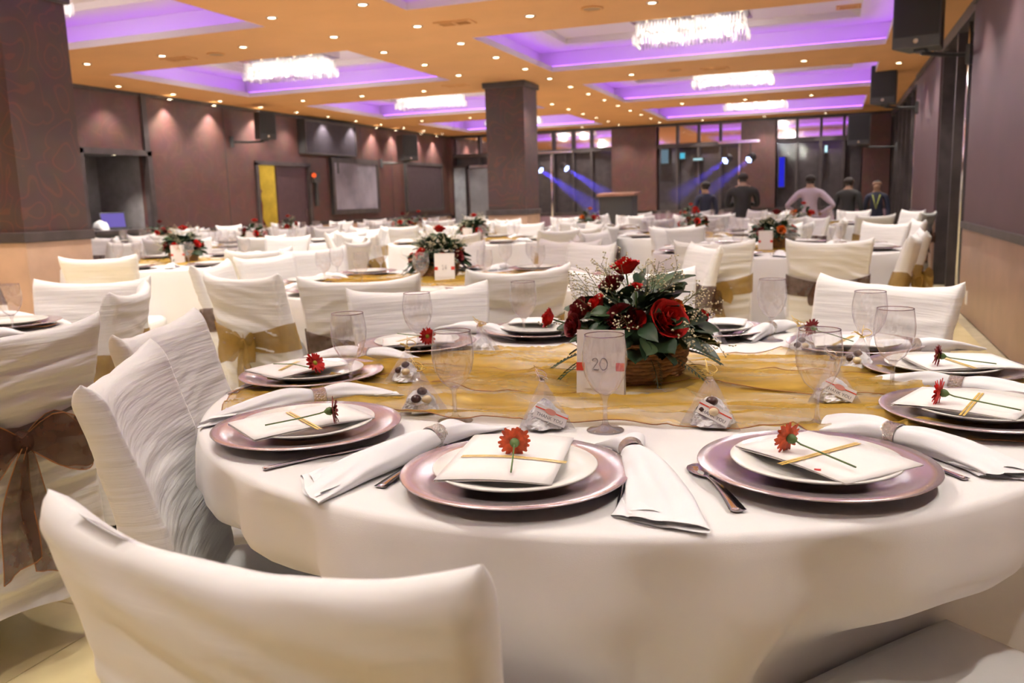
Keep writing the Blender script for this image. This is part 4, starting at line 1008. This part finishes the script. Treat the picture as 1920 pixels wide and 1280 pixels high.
def leaf_mesh(L,wd,mt,bend=.3):
    m=MB(); m.grid(lambda u,v:(wd*(v-.5)*2*sin(pi*min(1,.04+u*.94))**.75,L*u,-bend*L*u*u+.18*wd*abs((v-.5)*2)),6,4); return m.mesh('leaf',mt,True)
leaves=[leaf_mesh(.062,.023,M['leaf'],.25),leaf_mesh(.055,.020,M['leaf2'],.35),leaf_mesh(.075,.017,M['leaf'],.45)]
def fern_mesh():
    m=MB()
    for i in range(13):
        f=i/13; y=.012+.11*f; L=.026*(1-f)**.6*min(1,f*4+.4)
        for s in(-1,1): m.add([(0,y,-.3*y*y/.12),(s*L*.55,y+.007,-.3*y*y/.12+.002),(s*L,y+.013,-.3*y*y/.12-.003),(s*L*.5,y+.001,-.3*y*y/.12)],[(0,1,2,3)])
    m.tube([(0,.12*i/6,-.3*(.12*i/6)**2/.12) for i in range(7)],.0009,4); return m.mesh('fern_frond',M['fern'],True)
fern_me=fern_mesh()
def filler_mesh(seed):
    m=MB(); rn=random.Random(seed); m.tube([(0,0,0),(.003,.002,.05),(.0,.004,.11)],.0007,4); st=[]
    for k in range(9):
        z=.03+.085*k/9; a=rn.uniform(0,6.28); L=rn.uniform(.012,.026); e=(L*cos(a),L*sin(a),z+.018); m.tube([(0,.002,z),e],.0005,3); st.append(e); st.append((e[0]*.6,e[1]*.6,z+.013)); st.append((e[0]*1.1,e[1]*.8,z+.023))
    m.cm=1
    for e in st: m.sphere(e,.0022,5,4)
    return m.mesh('filler_sprig',[M['twig'],M['filler']],True)
fill=[filler_mesh(s) for s in(1,2,3)]
def woven_basket(r,h,mt):
    m=MB()
    for k in range(11):
        z=h*k/10; rr=r*(.78+.22*(k/10)**.6); n=40
        m.tube([(rr*(1+.018*(1 if (i+k)%2 else -1))*cos(2*pi*i/n),rr*(1+.018*(1 if (i+k)%2 else -1))*sin(2*pi*i/n),z+.004) for i in range(n)],h/17,5,True)
    m.lathe([(0,.003),(r*.76,.003),(r*.94,h*.8),(r*.9,h*.8),(0,h*.7)],30,cap=False)
    return m.mesh('basket',mt,True)
basket_me=woven_basket(.115,.085,M['basket'])
def dirq(d,spin=0):
    d=Vector(d).normalized(); return (d.to_track_quat('Y','Z').to_matrix().to_4x4()@Matrix.Rotation(spin,4,'Y')).to_euler()
def arrangement(c,label,seed,full=True,blooms=None,group=None,s=1.0,z=TZ+.003):
    t=empty('flower_basket',(c[0],c[1],z),0,label,'flowers',group); rn=random.Random(seed); link('basket',basket_me,t)
    C0=Vector((0,0,.075))
    for i in range(170 if full else 40):
        th=rn.uniform(0,6.28); ph=rn.uniform(-.02,1.25); d=Vector((cos(th)*cos(ph),sin(th)*cos(ph),sin(ph)*1.1)); r=.10+.075*rn.random()
        rad=Vector((d.x*r,d.y*r,d.z*r*.95)); me=leaves[rn.choice((0,0,1,2))]
        dd=Vector((d.x,d.y,d.z*.6-.15)); o=link('leaf',me,t,C0+rad*.72,dirq(dd,rn.uniform(-.9,.9))); q=rn.uniform(.8,1.25); o.scale=(q,q,q)
    for i in range(7 if full else 2):
        th=2*pi*i/7+.4+rn.uniform(-.3,.3); d=Vector((cos(th),sin(th),-.12)); link('fern_frond',fern_me,t,C0+d*.085,dirq(d,rn.uniform(-.3,.3)))
    for i in range(34 if full else 5):
        th=rn.uniform(0,6.28); ph=rn.uniform(.05,1.2); d=Vector((cos(th)*cos(ph),sin(th)*cos(ph),sin(ph))); link('filler_sprig',rn.choice(fill),t,C0+d*rn.uniform(.075,.12),d.to_track_quat('Z','Y').to_euler())
    m=MB(); m.sphere((0,0,.085),.078,14,8,(1,1,.85)); m.build('foam_base',M['leaf'],t,smooth=True)
    for k,(px,py,dep,mt,sz) in enumerate(blooms or []):
        d=ray(px,py); cc=Vector((c[0],c[1],0)); q=(cc.length+dep)/Vector((d.x,d.y,0)).length; P=CAM+d*q; loc=P-Vector((c[0],c[1],z))
        ax=(loc-C0).normalized(); o=link('rose',roses[mt],t,loc,ax.to_track_quat('Z','Y').to_euler()); o.scale=(sz,sz,sz)
        if loc.z>.17 or ax.z>.3: MB().tube([loc-ax*.012,C0+ax*.03],.0022,6).build('flower_stem',M['green'],t,smooth=True)
    if not blooms:
        for k in range(7):
            th=2*pi*k/6+rn.uniform(-.3,.3); ph=rn.uniform(.2,.6) if k else 1.5; d=Vector((cos(th)*cos(ph),sin(th)*cos(ph),sin(ph))); o=link('rose',roses[rn.choice(('red','red','deepred','orange'))],t,C0+d*(.15 if k else .19),d.to_track_quat('Z','Y').to_euler()); o.scale=(1.1,1.1,1.1)
    t.scale=(s,s,s)
    return t
c=at_z(1196,706,TZ+.003)
arrangement(c,'low wicker basket of red roses and dark leaves behind the card 20',4,True,[(1172,500,0,'red',1.05),(1147,532,-.02,'deepred',.95),(1192,538,-.04,'red',.5),(1085,582,-.05,'deepred',1.0),(1117,570,-.05,'red',.8),(1075,610,-.09,'deepred',.85),(1028,596,-.02,'red',.72),(1252,600,-.09,'red',1.45),(1266,576,-.01,'orange',.9),(1165,598,-.10,'deepred',1.1),(1190,600,-.10,'red',.8),(1320,592,.02,'red',.5),(1255,572,.04,'orange',.7)])
for px,py,dep in((1112,540,-.02),(1145,560,-.06),(1215,525,0)):
    pass

# ================================================================== OTHER TABLES
T14=(-1.92,4.07)
far_cloth=[make_cloth(.88,s,110,9,fold=.028) for s in(31,32)]
table(*T14,.88,'round white clothed table carrying the number card 14',8)
overlay(*T14,R(20),'gold organza runner on the table with card 14',.8,.36,.84,13,50,24)
p=at_z(815,515,TZ); arrangement((-2.0,4.22),'basket of red and orange roses behind the card 14',11,True,None)
for x,y,l in((605,472,'leftmost glass on the table with card 14'),(630,464,'second glass from the left on the table with card 14'),(676,473,'third glass from the left on the table with card 14'),(712,459,'fourth glass from the left on the table with card 14'),(788,473,'wine glass left of the card 14'),(908,468,'wine glass right of the card 14'),(947,453,'wine glass farther right of the card 14'),(998,452,'left of two overlapping glasses at the right of table 14'),(1008,460,'right of two overlapping glasses at the right of table 14')):
    p=at_z(x,y,TZ+.173); glass(p,l,None,TZ,False)
fold_me=None
def fold_napkin():
    m=MB()
    def f(u,v):
        a=(u-.5)*2.6; r=.05+.02*sin(9*u); return (r*sin(a)*(1-.35*v)+.006*sin(v*9+u*7),-.02+.035*cos(a)*(1-.5*v)+.004*sin(v*6),.075*v+.018*v*sin(u*7))
    m.grid(f,16,8); m.grid(lambda u,v:(lambda q:(q[0]*.9,q[1]+.018,q[2]*.75))(f(u,v)),14,6); return m.mesh('napkin',M['napkin'],True)
roll_me=napkin_mesh(.24,.55,.038,.03,2.0,18,16)
SECT=('near side','near right','right side','far right','far side','far left','left side','near left')
def sector(c,a):
    q=a-math.atan2(-c[1],-c[0]); return SECT[int(round(q/(pi/4)))%8]
def simple_settings(c,n,a0,words,grp,glasses=True,skip=()):
    for k in range(n):
        if k in skip: continue
        a=a0+2*pi*k/n; x,y=c[0]+.70*cos(a),c[1]+.70*sin(a)
        tag(link('charger_plate',charger_me,None,(x,y,TZ+.001)),f'mauve charger plate, {sector(c,a)} of {words}','charger','chargers on '+grp)
        tag(link('dinner_plate',plate_me,None,(x,y,TZ+.0085)),f'white china plate, {sector(c,a)} of {words}','plate','plates on '+grp)
        b=a+pi/n; o=tag(link('napkin',roll_me,None,(c[0]+.70*cos(b),c[1]+.70*sin(b),TZ+.001),(0,0,b+pi*(k%2))),f'white rolled napkin, {sector(c,b)} of {words}','napkin','napkins on '+grp)
        if glasses: glass((c[0]+.47*cos(a-.2),c[1]+.47*sin(a-.2)),f'wine glass, {sector(c,a)} of {words}','glasses on '+grp,TZ,False)
simple_settings(T14,8,.3,'the table with card 14','the table with card 14',False)
simple_settings(TL,8,.1,'the table cut by the left edge','the left edge table',False,(3,4,5))
p=at_z(14,533,TZ+.173); glass(p,'wine glass cut by the left edge of the picture')
# chairs of table 14
for mx,my,f,l,q in((-1.18,3.25,137,'white covered chair with a gold sash, its back to us, right of card 14','goldsash'),(-1.68,2.83,109,'white covered chair with a wide brown sash, its back to us, left of card 14','brownsash'),(-2.29,2.92,76,'tall white chair with a gold bow turned to the table with card 14','goldsash'),(-2.92,3.50,18,'white chair with a brown bow behind the gold bow chair','brownsash')):
    seat(mx,my,f,l,hi=40+int(-mx*7),amp=.013,sash=q)
for mx,my,l,q in((-.65,5.18,'white chair with a large gold bow, its back to us, before the right wall table','goldsash'),(-.01,5.16,'white chair with a dark brown sash, its back to us, before the right wall table','brownsash')):
    seat(mx,my,98 if mx<-.3 else 94,l,hi=60+int(-mx*9),amp=.011,sash=q)
for px_,py_,f,l,q in((1712,440,172,'white chair seen from the side at the right wall table, nearest of three','goldsash'),(1730,432,180,'white chair seen from the side at the right wall table, second of three','goldsash'),(1722,412,188,'white chair seen from the side at the right wall table, farthest of three','brownsash')):
    p=at_z(px_,py_,.9); seat(p.x,p.y,f,l,hi=None,sash=q)
for px,py,f,l in((505,478,-8,'white chair at the left end of the table with card 14'),(1100,455,-128,'white chair facing us at the right rear of the table with card 14')):
    x,y=back_at(px,py,f); chair(x,y,f,l,None,None,.008,'brownsash',True)
for a in(150,112,78,27): chair(T14[0]+1.14*cos(R(a)),T14[1]+1.14*sin(R(a)),a+180,f'white covered chair, {sector(T14,R(a))} of the table with card 14','far side chairs of table 14',None,.008,'brownsash' if a%4 else 'goldsash')

TABS=[((-4.80,5.45),'the table by the large left pillar',0,True),((-.39,6.55),'the right wall table',1,True),((-3.50,8.25),'the table before the slim pillar',2,True),((-6.15,8.15),'the service door table',3,True),
 ((-7.55,5.9),'the left wall table behind the pillar',4,False),((-1.35,9.1),'the middle right table',5,True),((-5.6,10.7),'the second table by the service door',6,False),((-3.05,11.2),'the table right of the slim pillar',7,True),((-.35,11.4),'the table before the standing people',8,True),
 ((-7.9,11.3),'the left speaker table',9,False),((-6.6,13.2),'the table below the television',10,False),((-2.05,13.4),'the table beside the lectern',11,False),((-8.2,8.9),'the bar opening table',12,True)]
for c,wd,k,fl_ in TABS:
    table(c[0],c[1],.88,'round white clothed banquet table, '+wd,10+k,False,far_cloth[k%2])
    overlay(c[0],c[1],R(25*k),'gold organza runner on '+wd,.78,.36,.83,20+k,24,12,.012,None,False)
    arrangement(c,'basket of red flowers on '+wd,30+k,k<3,None,None,1.0)
    simple_settings(c,8,.2+.3*k,wd,wd,True)
    if k in(0,1,2,3): 
        v=Vector((-c[0],-c[1],0)).normalized(); number_card((c[0]+v.x*.2-.06,c[1]+v.y*.2),math.atan2(-v.x,v.y)+pi,'14' if False else '','blank looking cream number card on '+wd)
    n=9
    if k==1: angs=[58,92,130,170,210]
    elif k==0: angs=[250,290,330,10,50,90,130,170,210]
    else: angs=[k*23+i*360/n for i in range(n)]
    for i,a in enumerate(angs):
        rr_=1.16; x,y=c[0]+rr_*cos(R(a)),c[1]+rr_*sin(R(a))
        if not(XL+.35<x<XR-.3): continue
        if -4.86-.35<x<-4.26+.35 and 12.1-.35<y<12.7+.35: continue
        if -6.7<x<-5.4 and 4.5<y<5.8: continue
        chair(x,y,a+180+((i*37)%21-10),f'{"gold" if (i+k)%2 else "brown"} sashed white chair, {sector(c,R(a))} of {wd}','chairs at '+wd,None,.008,'goldsash' if (i+k)%2 else 'brownsash')

# cloths last, so that each near one can hang against the seats around it
for t,cl,Rt,seed,hi,x,y in DEFER:
    rt=-seed*1.3; pu=[]
    if not cl:
        for (sx,sy,ux,uy) in SEATS:
            dx,dy=sx-x,sy-y
            if math.hypot(dx,dy)<1.5 and dx*ux+dy*uy<-.5:
                pu.append((dx*cos(rt)-dy*sin(rt),dx*sin(rt)+dy*cos(rt),ux*cos(rt)-uy*sin(rt),ux*sin(rt)+uy*cos(rt)))
    link('tablecloth',cl or make_cloth(Rt,seed,480 if hi else 160,34 if hi else 14,fold=.10 if hi else .06,push=pu),t)

# ================================================================== PEOPLE
SKIN=mat('skin',(.33,.19,.13),.6,var=.05); HAIR=mat('dark_hair',(.03,.022,.02),.6,var=.2)
def person(x,y,z,rz,h,top,legs,label,pose='down',bulk=1.0,sc=1.0,extra=None):
    """one continuous skinned figure, standing at z, facing local +y"""
    k=h/1.75; V=[];E=[];Rr=[]
    def v(p,r,par=None):
        V.append(Vector(p)*k); Rr.append(r*k); i=len(V)-1
        if par is not None: E.append((par,i))
        return i
    b=bulk
    pel=v((0,0,.95),(.15*b)); wa=v((0,0,1.08),.135*b,pel); chs=v((0,0,1.26),.155*b,wa); up=v((0,-.01,1.40),.125*b,chs); nk=v((0,.0,1.50),.055,up); jw=v((0,.025,1.57),.068,nk); hd=v((0,.012,1.64),.088,jw); v((0,.0,1.705),.07,hd)
    nose=v((0,.105,1.595),.014,jw)
    for s in(-1,1):
        v((s*.085,.0,1.60),.018,hd)
        sh=v((s*.185*b,-.01,1.385),.068*b,up)
        if pose=='akimbo': el=v((s*.40,-.10,1.16),.046,sh); wr_=v((s*.20,.06,1.03),.035,el)
        elif pose=='fold': el=v((s*.26,.04,1.14),.05,sh); wr_=v((s*.05,.20,1.20),.036,el)
        else: el=v((s*.25*b,-.02,1.12),.048,sh); wr_=v((s*.24*b,.08,.90),.034,el)
        d=(V[wr_]-V[el]).normalized()/k; w0=V[wr_]/k
        pm=v(w0+d*.055,.032,wr_)
        for f in range(4): 
            q=v(w0+d*.10+Vector((0,(f-1.5)*.018,0)),.010,pm); v(w0+d*.15+Vector((0,(f-1.5)*.019+.01,-.01)),.0085,q)
        q=v(w0+d*.06+Vector((-s*.02,.035,0)),.012,pm); v(w0+d*.09+Vector((-s*.025,.055,0)),.0095,q)
        hp=v((s*.095,0,.90),.098*b,pel); kn=v((s*.11,.02,.50),.062,hp); an=v((s*.115,0,.09),.043,kn); v((s*.125,.14,.04),.036,an)
    me=bpy.data.meshes.new('body'); me.from_pydata(V,E,[]); o=bpy.data.objects.new('tmp',me); COL.objects.link(o)
    sk=o.modifiers.new('s','SKIN'); sk.use_smooth_shade=True
    for i,r in enumerate(Rr): me.skin_vertices[0].data[i].radius=(r,r*(.72 if i in(0,1,2,3) else 1)); me.skin_vertices[0].data[i].use_root=(i==0)
    su=o.modifiers.new('u','SUBSURF'); su.levels=2; su.render_levels=2
    bpy.context.view_layer.update(); bm=bpy.data.meshes.new_from_object(o.evaluated_get(bpy.context.evaluated_depsgraph_get())); bpy.data.objects.remove(o)
    bm.materials.clear()
    for q in(top,legs,SKIN,HAIR,M['black']): bm.materials.append(q)
    for f in bm.polygons:
        c=f.center/k; f.use_smooth=True
        if c.z>1.47: f.material_index=3 if (c.z>1.665 or (c.y<.01 and c.z>1.55)) else 2
        elif c.z<.08: f.material_index=4
        elif any((c-V[i]/k).length<.075 for i in range(len(V)) if Rr[i]<=.033*k and V[i].z/k<1.4 and V[i].z/k>.5): f.material_index=2
        elif c.z<.96 and abs(c.x)<.205: f.material_index=1
        else: f.material_index=0
    t=empty('person',(x,y,z),rz,label,'person'); bm.name='body'; link('body',bm,t)
    if extra: extra(t,k)
    return t
blk=mat('black_jacket',(.030,.030,.032),.7,var=.1); nav=mat('navy_shirt',(.03,.035,.07),.7,var=.1); lil=mat('pale_lilac_shirt',(.52,.42,.52),.75,var=.05); trs=mat('dark_trousers',(.035,.033,.035),.75,var=.1); redt=mat('red_shirt',(.22,.02,.02),.7,var=.1)
def spot(px,py,Y): p=at_y(px,py,Y); return p
p=spot(1393,318,15.4); person(p.x,15.4,-.2,R(10),p.z+.2,blk,trs,'person in a black jacket seen from behind, arms in front','fold',1.15)
p=spot(1520,322,15.6); person(p.x,15.6,-.2,R(5),p.z+.2,lil,trs,'person in a pale shirt from behind with hands on hips','akimbo',1.0)
p=spot(1592,327,16.6); person(p.x,16.6,-.2,R(-20),p.z+.2,blk,trs,'person in dark clothes right of the pale shirted person','down',1.0)
p=spot(1645,333,16.9)
def lan(t,k): MB().tube([(-.07*k,.135*k,1.42*k),(0,.165*k,1.14*k),(.07*k,.135*k,1.42*k)],.008,6).build('lanyard',mat('yellow_lanyard',(.55,.6,.1),.6,var=.1),t,smooth=True)
person(p.x,16.9,-.2,R(175),p.z+.2,nav,trs,'person in navy with a yellow lanyard at the far right','down',.9,1,lan)
p=spot(1323,335,16.4); person(p.x,16.4,-.2,R(30),p.z+.2,nav,trs,'person in dark blue behind the black jacketed person','down',.9)
p=at_x(488,368,XL-.25); person(XL-.30,p.y-.02,0,R(-60),1.62,redt,trs,'person in a red top at the service doorway','down',.9)
